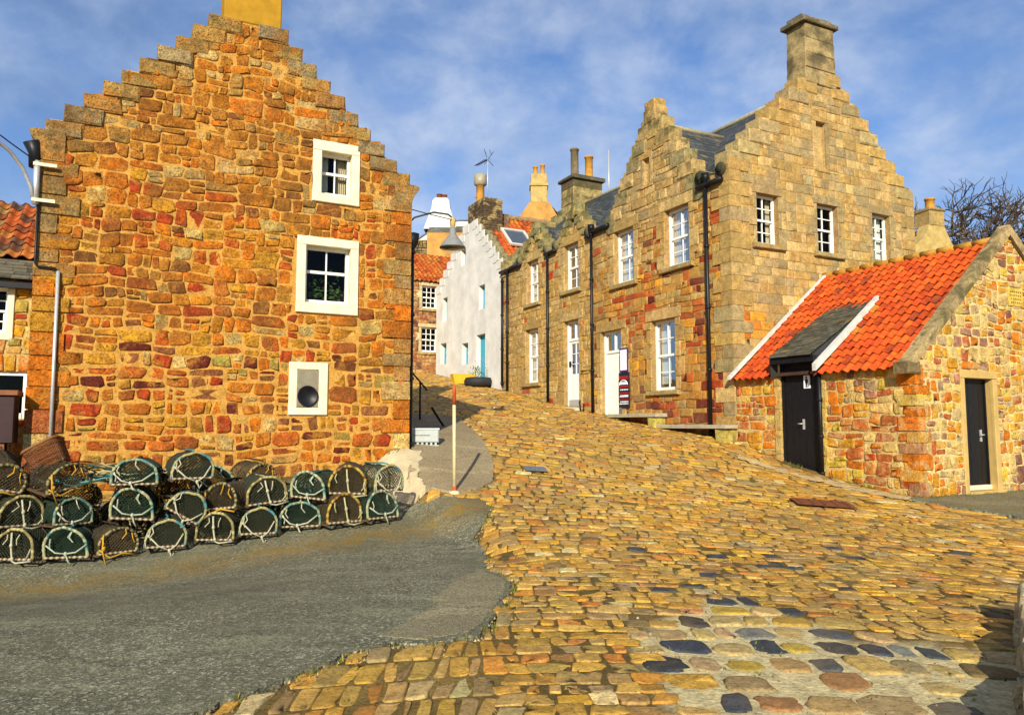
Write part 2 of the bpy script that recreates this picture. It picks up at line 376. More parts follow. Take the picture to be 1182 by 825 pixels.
def slates(mb, P, a, b, La, Lb, w=.26, h=.17, keep=None, base=(.045, .05, .05), var=.45, tiltn=.012):
    P = Vector(P); a = Vector(a).normalized(); b = Vector(b).normalized(); n = a.cross(b).normalized()
    if n.z < 0: n = -n
    r = 0; y = 0
    while y < Lb:
        x = -w*(.5 if r % 2 else 0)
        while x < La:
            ww = w*rnd.uniform(.8, 1.15); x0, x1 = max(0, x), min(La, x+ww-.006)
            if x1-x0 > .03 and (not keep or keep((x0+x1)/2, y+h/2)):
                t = tiltn*rnd.uniform(.7, 1.6); y1 = min(Lb, y+h*1.25); j = rnd.uniform(-.008, .008)
                q = [P+a*x0+b*(y+j)+n*t, P+a*x1+b*(y+j+rnd.uniform(-.004, .004))+n*t, P+a*x1+b*y1+n*.001, P+a*x0+b*y1+n*.001]
                lo = [q[0]-n*t, q[1]-n*t]; c = cl(base, var, .06)
                if rnd.random() < .06: c = cl((base[0]*2.2, base[1]*1.7, base[2]*.9), .3)
                mb.add([tuple(v) for v in q+lo], [(0, 1, 2, 3), (4, 5, 1, 0)], c)
            x += ww
        y += h; r += 1
def pantiles(mb, P, a, b, La, Lb, pal, w=.22, h=.29, keep=None, amp=.032, seg=7):
    P = Vector(P); a = Vector(a).normalized(); b = Vector(b).normalized(); n = a.cross(b).normalized()
    if n.z < 0: n = -n
    nr = int(math.ceil(Lb/h)); nc = int(round(La/w)); w = La/nc
    for r in range(nr):
        for c in range(nc):
            if keep and not keep((c+.5)*w, (r+.5)*h): continue
            y0 = r*h+rnd.uniform(-.012, .012); y1 = min(Lb, (r+1)*h+.05); col = cl(pal(), .16, .05); ti = rnd.uniform(.028, .045); sk = rnd.uniform(-.006, .006)
            vs = []
            for y, lift in ((y0, ti), (y1, .004)):
                for i in range(seg+1):
                    q = i/seg; z = amp*math.sin(2*PI*(q*1.06)+.5)+(.006 if q > .9 else 0)
                    vs.append(tuple(P+a*((c+q*1.06)*w+sk)+b*y+n*(z+lift)))
            for i in range(seg+1):
                vs.append(tuple(Vector(vs[i])-n*.016))
            k = seg+1
            fs = [(i, i+1, k+i+1, k+i) for i in range(seg)]
            mb.add(vs[:2*k], fs, col, 0, True)
            mb.add(vs[:k]+vs[2*k:], [(k+i, k+i+1, i+1, i) for i in range(seg)], tuple(x*.8 for x in col), 0)
def pipe(parent, x, y, z0, z1, r=.045, mat='black', name='downpipe', collars=3, hopper=None, foot=True):
    mb = MB(); mb.tube([(x, y, z0), (x, y, z1)], r, 10)
    for i in range(collars+1):
        z = z0+.1+(z1-z0-.2)*i/max(1, collars); mb.tube([(x, y, z-.03), (x, y, z+.03)], r*1.4, 10)
    if hopper:
        mb.lathe((x, y, z1-.02), [(r, 0), (.12, .1), (.13, .24), (.10, .24), (.0, .2)], 4)
    return mb.build(name, M[mat], parent)
def pots(parent, lst, mat='pot'):
    for x, y, z, r, h in lst:
        mb = MB(); mb.lathe((x, y, z), [(r*1.12, 0), (r*1.1, .06), (r*.92, .1), (r*.88, h-.08), (r*1.05, h-.07), (r*1.05, h), (r*.75, h), (r*.7, h-.3)], 14)
        mb.build('chimney_pot', M[mat], parent)
fac = lambda u, v, d: (-d, u, v)      # wall facing the street  (local x = S, y = T)
gab = lambda u, v, d: (u, -d, v)      # wall facing the viewer
# palettes
OR_, OC, CR, RD, MR, OL_ = (.60, .165, .007), (.63, .29, .018), (.64, .42, .13), (.44, .055, .008), (.15, .022, .010), (.40, .29, .05)
TAN, TANL, GRY = (.43, .265, .078), (.52, .345, .125), (.34, .245, .105)
def pal_left(u, v):
    n = noise.noise((u*.5, v*.5, 1.7))
    if v > 5.6+n*.8 or (u > -.7 and v > 3.4): return pick([(5, (.46, .175, .018)), (3, (.50, .17, .010)), (2, (.40, .21, .045)), (2.4, OR_), (1.6, (.58, .38, .12)), (.8, (.24, .085, .016))])
    if v > 3.0: return pick([(6, OR_), (4, (.58, .22, .012)), (1.8, OC), (1.3, (.62, .42, .12)), (3.2, (.52, .095, .007)), (1.3, RD), (1.1, (.24, .08, .016))])
    return pick([(4.5, OR_), (2.6, OC), (1.8, CR), (3, (.54, .12, .012)), (1.8, RD), (1.1, MR), (.7, OL_), (.8, (.30, .10, .03))])
def pal_row(u, v):
    n = noise.noise((u*.8, v*1.3, 4.4)); k = (1.5 if abs(v-5.1+.1*u) < .7 or v < 2.7+.12*u else .25)*(2.2 if n > .02 else .35)
    return pick([(4, (.46, .20, .028)), (3, (.48, .25, .048)), (.9, OC), (1.6, TAN), (3.0*k, (.44, .10, .014)), (2.6*k, (.36, .05, .010)), (2.0*k, MR), (1.6, (.36, .18, .045))])
def pal_ash(u, v): return pick([(5, TAN), (4, TANL), (3, GRY), (2, (.46, .28, .08)), (.8, (.36, .25, .10))])
def pal_gab(u, v):
    if v < 5.4 and noise.noise((u*.7, v*.7, 2)) > -.15: return pick([(4, OC), (3, (.52, .34, .10)), (2, OR_), (2, TAN), (.6, RD), (1, GRY)])
    return pal_ash(u, v)
def pal_shed(u, v): return pick([(4, OC), (4, CR), (2.5, OR_), (1.4, (.36, .16, .09)), (1.2, (.45, .11, .03)), (1.2, (.40, .27, .13)), (1, (.62, .42, .05)), (.6, (.22, .09, .05))])
def pal_shed_w(u, v):
    if v < 1.9 and u < -2.5 or u > -1.4: return pick([(3, OR_), (2.5, (.48, .13, .025)), (2, OC), (1.5, (.40, .17, .08)), (1, RD), (1, CR), (1.2, (.60, .40, .04))])
    return pal_shed(u, v)
# ================================================================== GROUND
xs = [-90, -60, -40, -28, -20, -16]+[-13+.2*i for i in range(130)]+[15, 18, 24, 35, 55, 90]
ys = [-60, -30, -12, -4]+[.2*i for i in range(0, 200)]+[42, 46, 52, 60, 75, 100, 140, 220]
def bigf(x, y): return x > .95+.3*noise.noise((y*.9, 2.2, 1)) and y < 6.3+1.3*noise.noise((x*.9, 5.5, 1))+.9*noise.noise((x*2.3, y*2.3, 4))-.25*max(0, 2.2-x)
def in_poly(x, y, P):
    c = False
    for (x0, y0), (x1, y1) in zip(P, P[1:]+P[:1]):
        if (y0 > y) != (y1 > y) and x < (x1-x0)*(y-y0)/(y1-y0)+x0: c = not c
    return c
def sheet(name, P, dz, mat, step=.22, rag=.035, edge=.045, colf=None, base=(.56, .42, .19)):
    B = []
    for (a, b) in zip(P, P[1:]+P[:1]):
        L = math.hypot(b[0]-a[0], b[1]-a[1]); n = max(1, int(L/edge))
        for i in range(n):
            k = i/n; x = a[0]+(b[0]-a[0])*k; y = a[1]+(b[1]-a[1])*k
            B.append((x+rag*(noise.noise((x*3, y*3, 1))+.75*noise.noise((x*11, y*11, 5))+.5*noise.noise((x*27, y*27, 5))), y+rag*(noise.noise((x*3, y*3, 8))+.75*noise.noise((x*11, y*11, 2))+.5*noise.noise((x*27, y*27, 2)))))
    x0, x1 = min(p[0] for p in B), max(p[0] for p in B); y0, y1 = min(p[1] for p in B), max(p[1] for p in B)
    I = []; y = y0
    while y < y1:
        x = x0
        while x < x1:
            q = (x+rnd.uniform(-.05, .05), y+rnd.uniform(-.05, .05))
            if in_poly(q[0], q[1], B): I.append(q)
            x += step
        y += step
    n = len(B)
    V, E, F, *_ = delaunay_2d_cdt([Vector(p) for p in B+I], [(i, (i+1) % n) for i in range(n)], [], 1, 1e-5)
    mb = MB()
    vs = [(v[0], v[1], gz(v[0], v[1])+dz+.012*noise.noise((v[0]*.9, v[1]*.9, 3))) for v in V]
    mb.add(vs, [tuple(f) for f in F], [((colf(v[0], v[1]),)*3 if colf else base) for v in V], 0, True)
    for a, b in zip(B, B[1:]+B[:1]):
        za, zb_ = gz(*a), gz(*b)
        mb.quad([(a[0], a[1], za-.03), (b[0], b[1], zb_-.03), (b[0], b[1], zb_+dz+.012*noise.noise((b[0]*.9, b[1]*.9, 3))), (a[0], a[1], za+dz+.012*noise.noise((a[0]*.9, a[1]*.9, 3)))], (0, 0, 0))
    struct(mb.build(name, mat)); return B
ASPH = [(-.39, 11.42), (-.33, 10.9), (-.36, 10.27), (-.48, 9.86), (-.33, 9.32), (-.28, 8.13), (-.02, 7.5), (-.05, 6.78), (-.19, 6.07), (-.29, 5.82), (-.61, 5.6), (-.88, 5.62), (-1.15, 5.38),
        (-1.37, 4.93), (-1.75, 4.33), (-2.2, 3.4), (-2.6, 1.5), (-2.6, -6), (-14, -6), (-14, 8.6), (-9.2, 9.4), (-6.6, 11.5), (-2.6, 13.2), (-1.95, 12.3), (-1.3, 11.6)]
def mossf(x, y):
    s, t = st(x, y); return max(0, 1-abs(t+3.5)/.75)*.85
sheet('asphalt_yard', ASPH, .020, M['asphalt'], rag=.055, colf=mossf)
sheet('asphalt_patch', [(-.36, 8.05), (-.06, 7.45), (-.10, 6.8), (-.24, 6.1), (-.36, 5.88), (-.62, 5.68), (-.86, 5.72), (-1.0, 5.75), (-.85, 6.1), (-.68, 6.6), (-.66, 7.1), (-.52, 7.6)], .028, M['patch'], .2, .04)
PATH = [(-1.45, 19.8), (-1.28, 19.0), (-.73, 16.24), (-.33, 13.79), (-.33, 12.69), (-.5, 12.15), (-.89, 11.8), (-1.4, 12.0), (-1.75, 12.55), (-1.8, 13.9), (-2.2, 15), (-5.2, 21), (-4.4, 21.3), (-2.9, 20)]
sheet('asphalt_path', PATH, .04, M['path'], .25, .03)
sheet('concrete_strip', [(-1.95, 13.95), (-1.68, 13.95), (-1.62, 13.2), (-1.55, 12.5), (-1.35, 12.02), (-1.55, 11.8), (-1.85, 12.05), (-2.3, 12.95), (-2.6, 13.5)], .052, M['concrete'], .2, .05)
sheet('concrete_footing', [(4.95, 16.85), (5.25, 16.6), (6.2, 15.35), (7.4, 13.85), (7.15, 13.5), (6.75, 13.75), (5.9, 15.0), (5.0, 16.3)], .016, M['mortar'], .2, .22)
ASR = [(7.15, 13.62), (7.6, 13.1), (7.95, 12.75), (8.4, 11.9), (9.6, 10.6), (15, 9.5), (16, 16), (10.5, 15.6), (7.46, 14.0)]
sheet('asphalt_forecourt', ASR, .035, M['path' if False else 'asphalt'], .3, .05)
mb = MB(); nx = len(xs)
mb.add([(x, y, gz(x, y)-(.05 if -14 < x < 11 and 0 < y < 22 and (in_poly(x, y, ASPH) or in_poly(x, y, PATH) or in_poly(x, y, ASR)) else 0)) for y in ys for x in xs], [(j*nx+i, j*nx+i+1, (j+1)*nx+i+1, (j+1)*nx+i) for j in range(len(ys)-1) for i in range(nx-1)], [((.64, .52, .25) if bigf(x, y) and -1 < y else tuple(a*(.55+.5*sm(noise.noise((x*.8, y*.8, 1.1)), -.2, .5)) for a in (.24, .155, .035))) for y in ys for x in xs], 0, True)
struct(mb.build('ground', M['mortar']))
# ---- cobbles
def pal_cob(x, y):
    if y < 9.6 and x > 1.2 and rnd.random() < .02+.12*sm(noise.noise((x*.6, y*.6, 3.3)), -.1, .4): return (.045, .052, .054)
    return pick([(6, (.52, .285, .042)), (4, (.54, .32, .065)), (1.3, (.60, .32, .03)), (3.4, (.44, .27, .075)), (1.2, (.33, .21, .075)), (1, (.54, .24, .03)), (1, (.50, .20, .03)), (.8, (.42, .29, .11)), (.7, (.34, .16, .045)), (.3, (.60, .48, .20))])
def pal_big(x, y):
    blue = .20+.34*sm(noise.noise((x*.75+1.3, y*.75, 8.1)), -.15, .3)
    if rnd.random() < blue: return pick([(3, (.038, .045, .048)), (1, (.07, .078, .078)), (.7, (.20, .20, .16))])
    return pick([(4, (.46, .31, .11)), (2, (.52, .34, .09)), (2, (.40, .28, .12)), (1, (.58, .36, .05)), (.6, (.44, .20, .07))])
def cfn(b): return .065-.055*sm(b, 8, 17)
def row_xy(x, b): return x, b-cfn(b)*(x-1.2)**2+.10*noise.noise((x*.35, b*.35, 7.7))*1.6+.06*noise.noise((x*1.1, b*1.1, 2.2))
mpg = lambda u, v, d: (u, v, gz(u, v)+d)
mb = MB(); bb = 2.6; rows = []
while bb < 38:
    h = rnd.uniform(.145, .215)*(1 if bb < 12 else 1.15 if bb < 18 else 1.6); rows.append((bb, bb+h)); bb += h
for ri, (b0, b1) in enumerate(rows):
    x = -3.2 if b0 < 24 else -7
    x += rnd.random()*.1
    while x < 9.8:
        px_, py_ = row_xy(x, b0)
        big = bigf(px_, py_); left = x < -.1+.2*noise.noise((b0, 0, 0)) and b0 < 6.4
        if left: w = rnd.uniform(.085, .17)
        elif big: w = rnd.uniform(.15, .40)
        else: w = rnd.uniform(.12, .28)*(1 if b0 < 13 else 1.35)
        x0, x1 = x, x+w; x = x1
        t0, t1 = b0, b1
        if big or left:
            if ri % 2: continue
            t1 = rows[min(ri+1, len(rows)-1)][1]-rnd.uniform(0, .09 if big else .02); t0 += rnd.uniform(-.02, .04)*big
        sk = rnd.uniform(-.03, .03)
        P = [row_xy(x0+sk, t0), row_xy(x1+rnd.uniform(-.03, .03), t0), row_xy(x1-sk, t1), row_xy(x0+rnd.uniform(-.03, .03), t1)]
        cx_, cy_ = sum(p[0] for p in P)/4, sum(p[1] for p in P)/4
        s, t = st(cx_, cy_)
        if s > -.05 and t > -4.7 or t > 20.1 or (s < -8.3 and t > -2.5): continue
        if in_poly(cx_, cy_, ASPH) or in_poly(cx_, cy_, PATH) or in_poly(cx_, cy_, ASR): continue
        if cx_ > 2.58+.66*(cy_-3.9)+.05 and cy_ < 8.5: continue
        if rnd.random() < (.06 if big else .015): continue
        near = cy_ < 9
        c = cl(pal_big(cx_, cy_) if big else pal_cob(cx_, cy_), .24, .06)
        shade_dist = 2.58+.66*(cy_-3.9)-cx_
        if shade_dist < .22+.15*noise.noise((cx_*2, cy_*2, 0)) and cy_ < 7: c = cl((.16, .11, .035), .5)  # setts coloured darker beside the parapet, painting in the shadow along its foot
        gp_ = rnd.uniform(.008, .024) if big else rnd.uniform(.005, .012)
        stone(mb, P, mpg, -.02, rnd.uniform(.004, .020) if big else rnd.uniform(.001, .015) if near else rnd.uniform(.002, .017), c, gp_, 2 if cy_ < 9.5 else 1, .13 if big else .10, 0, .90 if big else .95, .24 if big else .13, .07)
for i in range(720):                      # grit crumbled from the joints and the tarmac edge
    if i < 620:
        q = rnd.randrange(len(ASPH)-10); a, b = ASPH[q], ASPH[q+1]; f = rnd.random(); x = a[0]+(b[0]-a[0])*f+rnd.gauss(.02, .09); y = a[1]+(b[1]-a[1])*f+rnd.gauss(-.01, .09)
    else: x, y = rnd.uniform(.9, 3.6), rnd.uniform(4, 7)
    r = rnd.uniform(.006, .022)*rnd.uniform(.6, 1); P = [(x+r*math.cos(t)*rnd.uniform(.7, 1.2), y+r*math.sin(t)*rnd.uniform(.7, 1.2)) for t in (.3, 1.5, 2.8, 4.1, 5.3)]
    cu_, cv_ = x, y; zz = gz(x, y)+.018
    col = cl(pick([(2, (.12, .11, .07)), (2, (.45, .33, .14)), (.3, (.5, .42, .25)), (1.5, (.25, .18, .08))]), .3)
    mb.add([(px, py, zz-.02) for px, py in P]+[(x, y, zz-.008+r*.45)], [(j, (j+1) % 5, 5) for j in range(5)], col)
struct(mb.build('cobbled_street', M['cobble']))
# ================================================================== LEFT HOUSE
L = thing('gable_house', 'tall orange rubble house with stepped gable and ochre chimney, behind the lobster creels', 'house', (OL[0], OL[1], 0.3), A27, frame=True)
Wd = 5.97; zc = 6.1; NS = 10; sw = .257; sh = .255
rects = [(-Wd, -.25, 0, zc)]+[(-Wd+(k+.3)*sw, zc+k*sh, -(k+.3)*sw, zc+(k+1)*sh) for k in range(NS)]
HO = [(-1.84, 5.60, -.98, 6.74), (-2.08, 3.57, -.97, 4.95), (-2.16, 1.77, -1.49, 2.69)]
mb = MB()
def lmort(): return (.55, .28, .05)
rubble(mb, gab, rects, HO, pal_left, band=(.42, .75), chunk=(.45, 1.3), maxw=.62, maxh=.30, area=.085, depth=(.0, .036), gap=lambda u, v: .007+.016*rnd.random()*(v < 3.6)+.008*(v < 2.4), warp=.08, jit=.2, mcol=lmort(), flat=.86, cut=.17, avar=(.12, 2.0))
rubble(mb, lambda u, v, d: (d, u, v), [(0, .4, 7, zc-.15)], [], pal_left, band=(.5, .8), chunk=(.8, 1.6), maxw=.7, maxh=.36, area=.15, mcol=lmort())
mb.quad([(-Wd, 0, -.25), (-Wd, 7, -.25), (-Wd, 7, zc), (-Wd, 0, zc)], lmort(), 1)
mb.quad([(-Wd, 7, -.25), (0, 7, -.25), (0, 7, zc), (-Wd/2, 7, zc+2.5), (-Wd, 7, zc)], lmort(), 1)
# quoins at the street corner
z = .55; k = 0
while z < zc-.1:
    h = rnd.uniform(.24, .36); h = min(h, zc-z); l = .5 if k % 2 else .27
    mb.box(lambda x, y, zz: (x, y, zz), (-l, -.035-rnd.random()*.012, z+.012), (.035+rnd.random()*.01, .75-l, z+h-.008), cl(pick([(3, (.44, .22, .05)), (2, (.40, .24, .08)), (1.5, OR_), (1, (.50, .30, .09))]) if z > 2.2 else pick([(2, CR), (2, OR_), (1, (.45, .11, .03))])), 0)
    z += h; k += 1
z = 0; k = 0
while z < zc-.1:
    h = rnd.uniform(.22, .36); h = min(h, zc-z); l = .48 if k % 2 else .28
    mb.box(lambda x, y, zz: (x, y, zz), (-Wd-.02-rnd.random()*.02, -.03-rnd.random()*.015, z+.012), (-Wd+l+rnd.uniform(-.06, .06), .5, z+h-.01), cl(pick([(3, OR_), (2, OC), (2, (.46, .12, .03)), (1, CR)]) if z < 3.6 else pick([(3, (.42, .22, .05)), (2, (.38, .24, .08))])), 0)
    z += h; k += 1
mb.build('wall', [M['gable_rubble'], M['mortar']], L)
mb = MB()
for k in range(NS):
    for sg in (-1, 1):
        j = rnd.uniform(-.015, .015); ztop = zc+(k+1)*sh+rnd.uniform(-.02, .02)
        if sg < 0: u0, u1 = -Wd+k*sw+j, -Wd+(k+2.1)*sw
        else: u0, u1 = -(k+2.1)*sw, -k*sw+j
        if k == 0: u0, u1 = (u0-.0, u1) if sg < 0 else (u0, u1+.0)
        c = cl(pick([(3, (.38, .23, .06)), (2, (.33, .24, .10)), (1, (.44, .33, .14)), (1, (.34, .16, .04))]))
        block(mb, gab, u0, zc+k*sh-.01, u1, ztop, -.5, .045+rnd.uniform(-.02, .02), c, .03, .012)
for sg in (-1, 1):   # skewputts
    u = -Wd if sg < 0 else 0.0; pr = [(0, -.42), (.03, -.3), (.08, -.16), (.16, -.05), (.19, .03), (.1, .06), (-.3, .06), (-.3, -.42)]
    vs = [(u+sg*a, d, zc+b) for d in (-.05, .5) for a, b in pr]; n = len(pr)
    mb.add(vs, [tuple(range(n)), tuple(range(2*n-1, n-1, -1))]+[(i, (i+1) % n, n+(i+1) % n, n+i) for i in range(n)], (.36, .22, .07))
mb.build('crow_steps', M['gable_rubble'], L)
mb = MB(); zr = zc+NS*sh
for u0, u1 in ((-Wd, -Wd/2), (0, -Wd/2)):
    sx = 1 if u1 > u0 else -1; ln = math.hypot(Wd/2, zr-.25-zc)
    slates(mb, (u0, .45, zc-.1), (0, 1, 0), (Wd/2*sx, 0, zr-.3-zc), 6.6, ln, .3, .2)
    mb.quad([(u0, .4, zc-.12), (u0, 7, zc-.12), (u1, 7, zr-.42), (u1, .4, zr-.42)], (.04, .04, .04))
mb.build('roof', M['slate'], L)
mb = MB()
block(mb, gab, -3.42, zr-.02, -2.45, zr+.75, -.62, .02, (1, 1, 1), .02, .003); block(mb, gab, -3.41, zr+.757, -2.46, zr+1.5, -.62, .01, (1, 1, 1), .02, .003)
block(mb, gab, -3.5, zr+1.5, -2.37, zr+1.66, -.7, .09, (1, 1, 1), .02, .003, 0, True)
ch = mb.build('chimney', M['ochre'], L); pots(ch, [(-3.2, .3, zr+1.66, .13, .5), (-2.7, .3, zr+1.66, .13, .5)])
def surround(mp, u0, v0, u1, v1, i0, j0, i1, j1, rec, cols, rows, mid, cur):
    mb = MB(); d1 = .045
    block(mb, mp, u0, j1, u1, v1, -.03, d1, (1, 1, 1), .012, .003); block(mb, mp, u0, v0, u1, j0, -.03, d1+.012, (1, 1, 1), .012, .003)
    block(mb, mp, u0+.001, j0, i0, j1, -.03, d1-.003, (1, 1, 1), .008, .002); block(mb, mp, i1, j0, u1-.001, j1, -.03, d1-.003, (1, 1, 1), .008, .002)
    opening(mb, mp, i0, j0, i1, j1, rec, (1, 1, 1))
    sr = mb.build('window_surround', M['cream'], L)
    return sr
surround(gab, -1.84, 5.60, -.98, 6.74, -1.68, 5.76, -1.13, 6.55, .13, 0, 0, 0, 0)
sash(L, gab, -1.68, 5.76, -1.13, 6.55, .13, 2, (1, 1), .045, .022, 6.19, [(.05, .34, 'blind', 0), (.62, .95, 'curtain', 0)], off=False)
surround(gab, -2.08, 3.57, -.97, 4.95, -1.92, 3.76, -1.12, 4.79, .13, 0, 0, 0, 0)
w2 = sash(L, gab, -1.92, 3.76, -1.12, 4.79, .13, 2, (1, 1), .05, .022, 4.34, None, off=False)
mb = MB()
for cxx in (-1.66, -1.38):
    for i in range(60):
        p = Vector((cxx+rnd.gauss(0, .09), .28+rnd.uniform(-.03, .05), 3.86+abs(rnd.gauss(.2, .13)))); a = Vector((rnd.uniform(-1, 1), rnd.uniform(-.6, .6), rnd.uniform(-.6, .8))).normalized(); b = a.orthogonal().normalized(); q = rnd.uniform(.03, .06)
        mb.quad([tuple(p), tuple(p+a*q+b*q*.45), tuple(p+a*q*2), tuple(p+a*q-b*q*.45)])
mb.build('window_plant', M['leaf'], w2)
# vent
mb = MB()
block(mb, gab, -2.16, 1.77, -1.49, 2.69, -.03, .05, (1, 1, 1), .012, .003)
vf = mb.build('vent_panel', M['cream'], L)
mb = MB(); mb.box(gab, (-2.03, 1.9, .052), (-1.66, 2.57, .056)); mb.build('vent_backing', flat_mat('sooty_backing', (.16, .13, .075), .9, .75, 3.5, .1), vf)
mb = MB()
for i in range(-40, 60):
    for sg in (1, -1):
        pts = []
        for k in range(13):
            u = -2.03+.37*k/12; v = 2.2+i*.028+sg*(u+1.845)*1.4
            if 1.9 < v < 2.57: pts.append(gab(u, v, .062+.004*sg))
        if len(pts) > 1: mb.tube([pts[0], pts[-1]], .0045, 3, cap=False)
mb.build('vent_mesh', flat_mat('wire_mesh', (.45, .40, .28), .5, .2, 10), vf)
mb = MB()
mb.add([gab(-1.85+r*math.cos(2*PI*j/24), 2.1+r*math.sin(2*PI*j/24), d) for r, d in ((.17, .058), (.18, .10), (.160, .10), (.14, .072), (.0, .072)) for j in range(24)],
       [(i*24+j, i*24+(j+1) % 24, (i+1)*24+(j+1) % 24, (i+1)*24+j) for i in range(4) for j in range(24)], (1, 1, 1), 0, True)
mb.build('vent_duct', M['black'], vf)
pipe(L, .10, .12, 1.15, 5.0, .05, hopper=None, collars=3)
mb = MB(); mb.lathe((.1, .12, 4.95), [(.05, 0), (.13, .12), (.15, .3), (.11, .3), (.03, .2)], 8); mb.build('rainwater_hopper', M['black'], L)
mb = MB(); mb.tube([(-5.98, -.07, 4.95), (-5.98, -.07, 4.05), (-5.95, -.075, 4.0), (-5.72, -.075, 3.99), (-5.67, -.075, 3.93)], .018, 6); mb.build('cable', M['black'], L)
mb = MB(); mb.tube([(-5.67, -.075, 3.95), (-5.65, -.075, .9)], .026, 8); mb.build('conduit', M['steel'], L)
mb = MB(); mb.tube([(-6.06, .02, 5.55), (-6.06, .02, 5.78), (-6.12, -.02, 5.95)], [.085, .10, .12], 8); mb.build('rainwater_hopper', M['black'], L)
mb = MB(); mb.tube([gab(-1.86, 6.12, .02), gab(-1.93, 6.05, .17), gab(-2.02, 5.98, .28)], .012, 6); mb.build('window_hook', M['black'], L)
# ================================================================== LEFT NEIGHBOUR
nb = thing('pantiled_cottage', 'small stone cottage with weathered red pantile roof at the far left edge', 'house', W(OL, -6.0, 1.0)+(0.0,), A27, frame=True)
mb = MB(); hs = [(-1.0, 3.06, -.42, 3.8), (-1.3, 1.75, -.12, 2.42)]
rubble(mb, gab, [(-7, -.3, 0, 3.98)], [(-1.08, 2.98, -.33, 3.88), (-1.3, 1.7, -.1, 2.45)], lambda u, v: pick([(4, OC), (3, CR), (3, OR_), (1.5, RD), (1, OL_)]), depth=(.012, .035), warp=.06, jit=.15, mcol=(.50, .36, .12))
mb.quad([(0, 0, -.3), (0, 5, -.3), (0, 5, 3.95), (0, 2.5, 5.7), (0, 0, 3.95)], (.4, .3, .14), 1); mb.quad([(-7, 0, -.3), (-7, 5, -.3), (-7, 5, 3.95), (-7, 2.5, 5.7), (-7, 0, 3.95)], (.4, .3, .14), 1)
mb.quad([(-7, 5, -.3), (0, 5, -.3), (0, 5, 3.95), (-7, 5, 3.95)], (.4, .3, .14), 1)
mb.build('wall', [M['rubble'], M['mortar']], nb)
mb = MB()
for a in ((-1.08, 3.79, -.33, 3.9), (-1.08, 2.95, -.33, 3.07), (-1.078, 3.07, -.99, 3.79), (-.43, 3.07, -.332, 3.79)): block(mb, gab, *a, -.03, .04, (1, 1, 1), .01, .003)
opening(mb, gab, -.99, 3.07, -.43, 3.79, .1, (1, 1, 1)); mb.build('window_surround', M['cream'], nb)
sash(nb, gab, -.99, 3.07, -.43, 3.79, .1, 3, (2, 2), .035, .018, None, None)
sash(nb, gab, -1.3, 1.7, -.1, 2.45, .05, 3, (1,), .06, .04, None, None, split=False)
roofn = MB(); sl = math.hypot(2.5, 1.75)
pal_old = lambda: pick([(4, (.40, .09, .018)), (3, (.26, .07, .025)), (2, (.42, .15, .03)), (1.2, (.12, .06, .03)), (1, (.30, .17, .05))])
pantiles(roofn, (-7.2, .42, 4.38), (1, 0, 0), (0, 2.5, 1.75), 7.25, sl-.55, pal_old, .2, .27)
roofn.quad([(-7.2, -.15, 3.9), (.05, -.15, 3.9), (.05, 2.5, 5.72), (-7.2, 2.5, 5.72)], (.08, .05, .03)); roofn.quad([(-7.2, 5.15, 3.9), (.05, 5.15, 3.9), (.05, 2.5, 5.72), (-7.2, 2.5, 5.72)], (.2, .06, .03))
rfn = roofn.build('roof', M['tile'], nb)
mb = MB(); slates(mb, (-7.2, -.2, 3.93), (1, 0, 0), (0, 2.5, 1.75), 7.25, .72, .24, .12, base=(.11, .10, .065), tiltn=.025); mb.build('slate_eaves', M['slate'], rfn)
mb = MB(); mb.box(ID, (-7.2, -.22, 3.78), (.05, -.12, 3.87)); mb.build('gutter', M['black'], nb)
# ================================================================== RIGHT ROW: near house
H1 = thing('corner_house', 'tan stone house whose broad stepped gable carries a tall square chimney', 'house', (OR[0], OR[1], .5), A27, frame=True)
ZE = 7.75; GW = 6.95
# windows on the street side: (t0,z0,t1,z1)
w1s = [(1.50, 5.85, 2.50, 7.44), (3.94, 5.79, 4.92, 7.40)]; gw1 = (2.15, 2.53, 3.18, 4.46); d1 = (4.62, 1.74, 5.70, 4.43)
def dress(mb, mp, o, sill=True, jw=.24, lint=.30, col=None, d=.03):
    u0, v0, u1, v1 = o; C = lambda: cl(col or pick([(3, TAN), (2, TANL), (1, (.44, .27, .07))]), .1)
    block(mb, mp, u0-jw, v1+.006, u1+jw, v1+lint, -.02, d, C(), .012, .004)
    v = v0; k = 0
    while v < v1-.05:
        h = rnd.uniform(.34, .55); h = min(h, v1-v)
        if v1-v-h < .15: h = v1-v
        for a, b in ((u0-(jw+(.12 if k % 2 else -.03)), u0), (u1, u1+(jw+(-.03 if k % 2 else .12)))):
            block(mb, mp, a+.003, v+.004, b-.001, v+h-.004, -.02, d+rnd.uniform(-.006, .006), C(), .012, .004)
        v += h; k += 1
    if sill: block(mb, mp, u0-.18, v0-.13, u1+.18, v0-.004, -.02, d+.08, cl((.38, .27, .10), .1), .015, .004)
    opening(mb, mp, u0, v0, u1, v1, .16, cl((.36, .23, .08), .1))
def grow(o, a=.15, b=.26, c=.12): return (o[0]-a, o[1]-c, o[2]+a, o[3]+b)
mb = MB()
dc = 3.07; ND = 6; dw = .30; dh = .41; db = 2.05
dre = [(dc-db, ZE, dc+db, ZE+.12)]+[(dc-db+(k+.4)*dw, ZE+.12+k*dh, dc+db-(k+.4)*dw, ZE+.12+(k+1)*dh) for k in range(ND)]
slit = (3.13, 8.45, 3.43, 9.2)
holes = [grow(o) for o in w1s+[gw1]]+[grow(d1, .15, .26, .0), (slit[0]-.1, slit[1]-.08, slit[2]+.1, slit[3]+.12)]
hi = lambda u, v: pal_ash(u, v) if v > 7.5 else (pal_row(u, v) if v < 6.3 or rnd.random() < .45 else pick([(3, TAN), (2, TANL), (2, (.48, .29, .07))]))
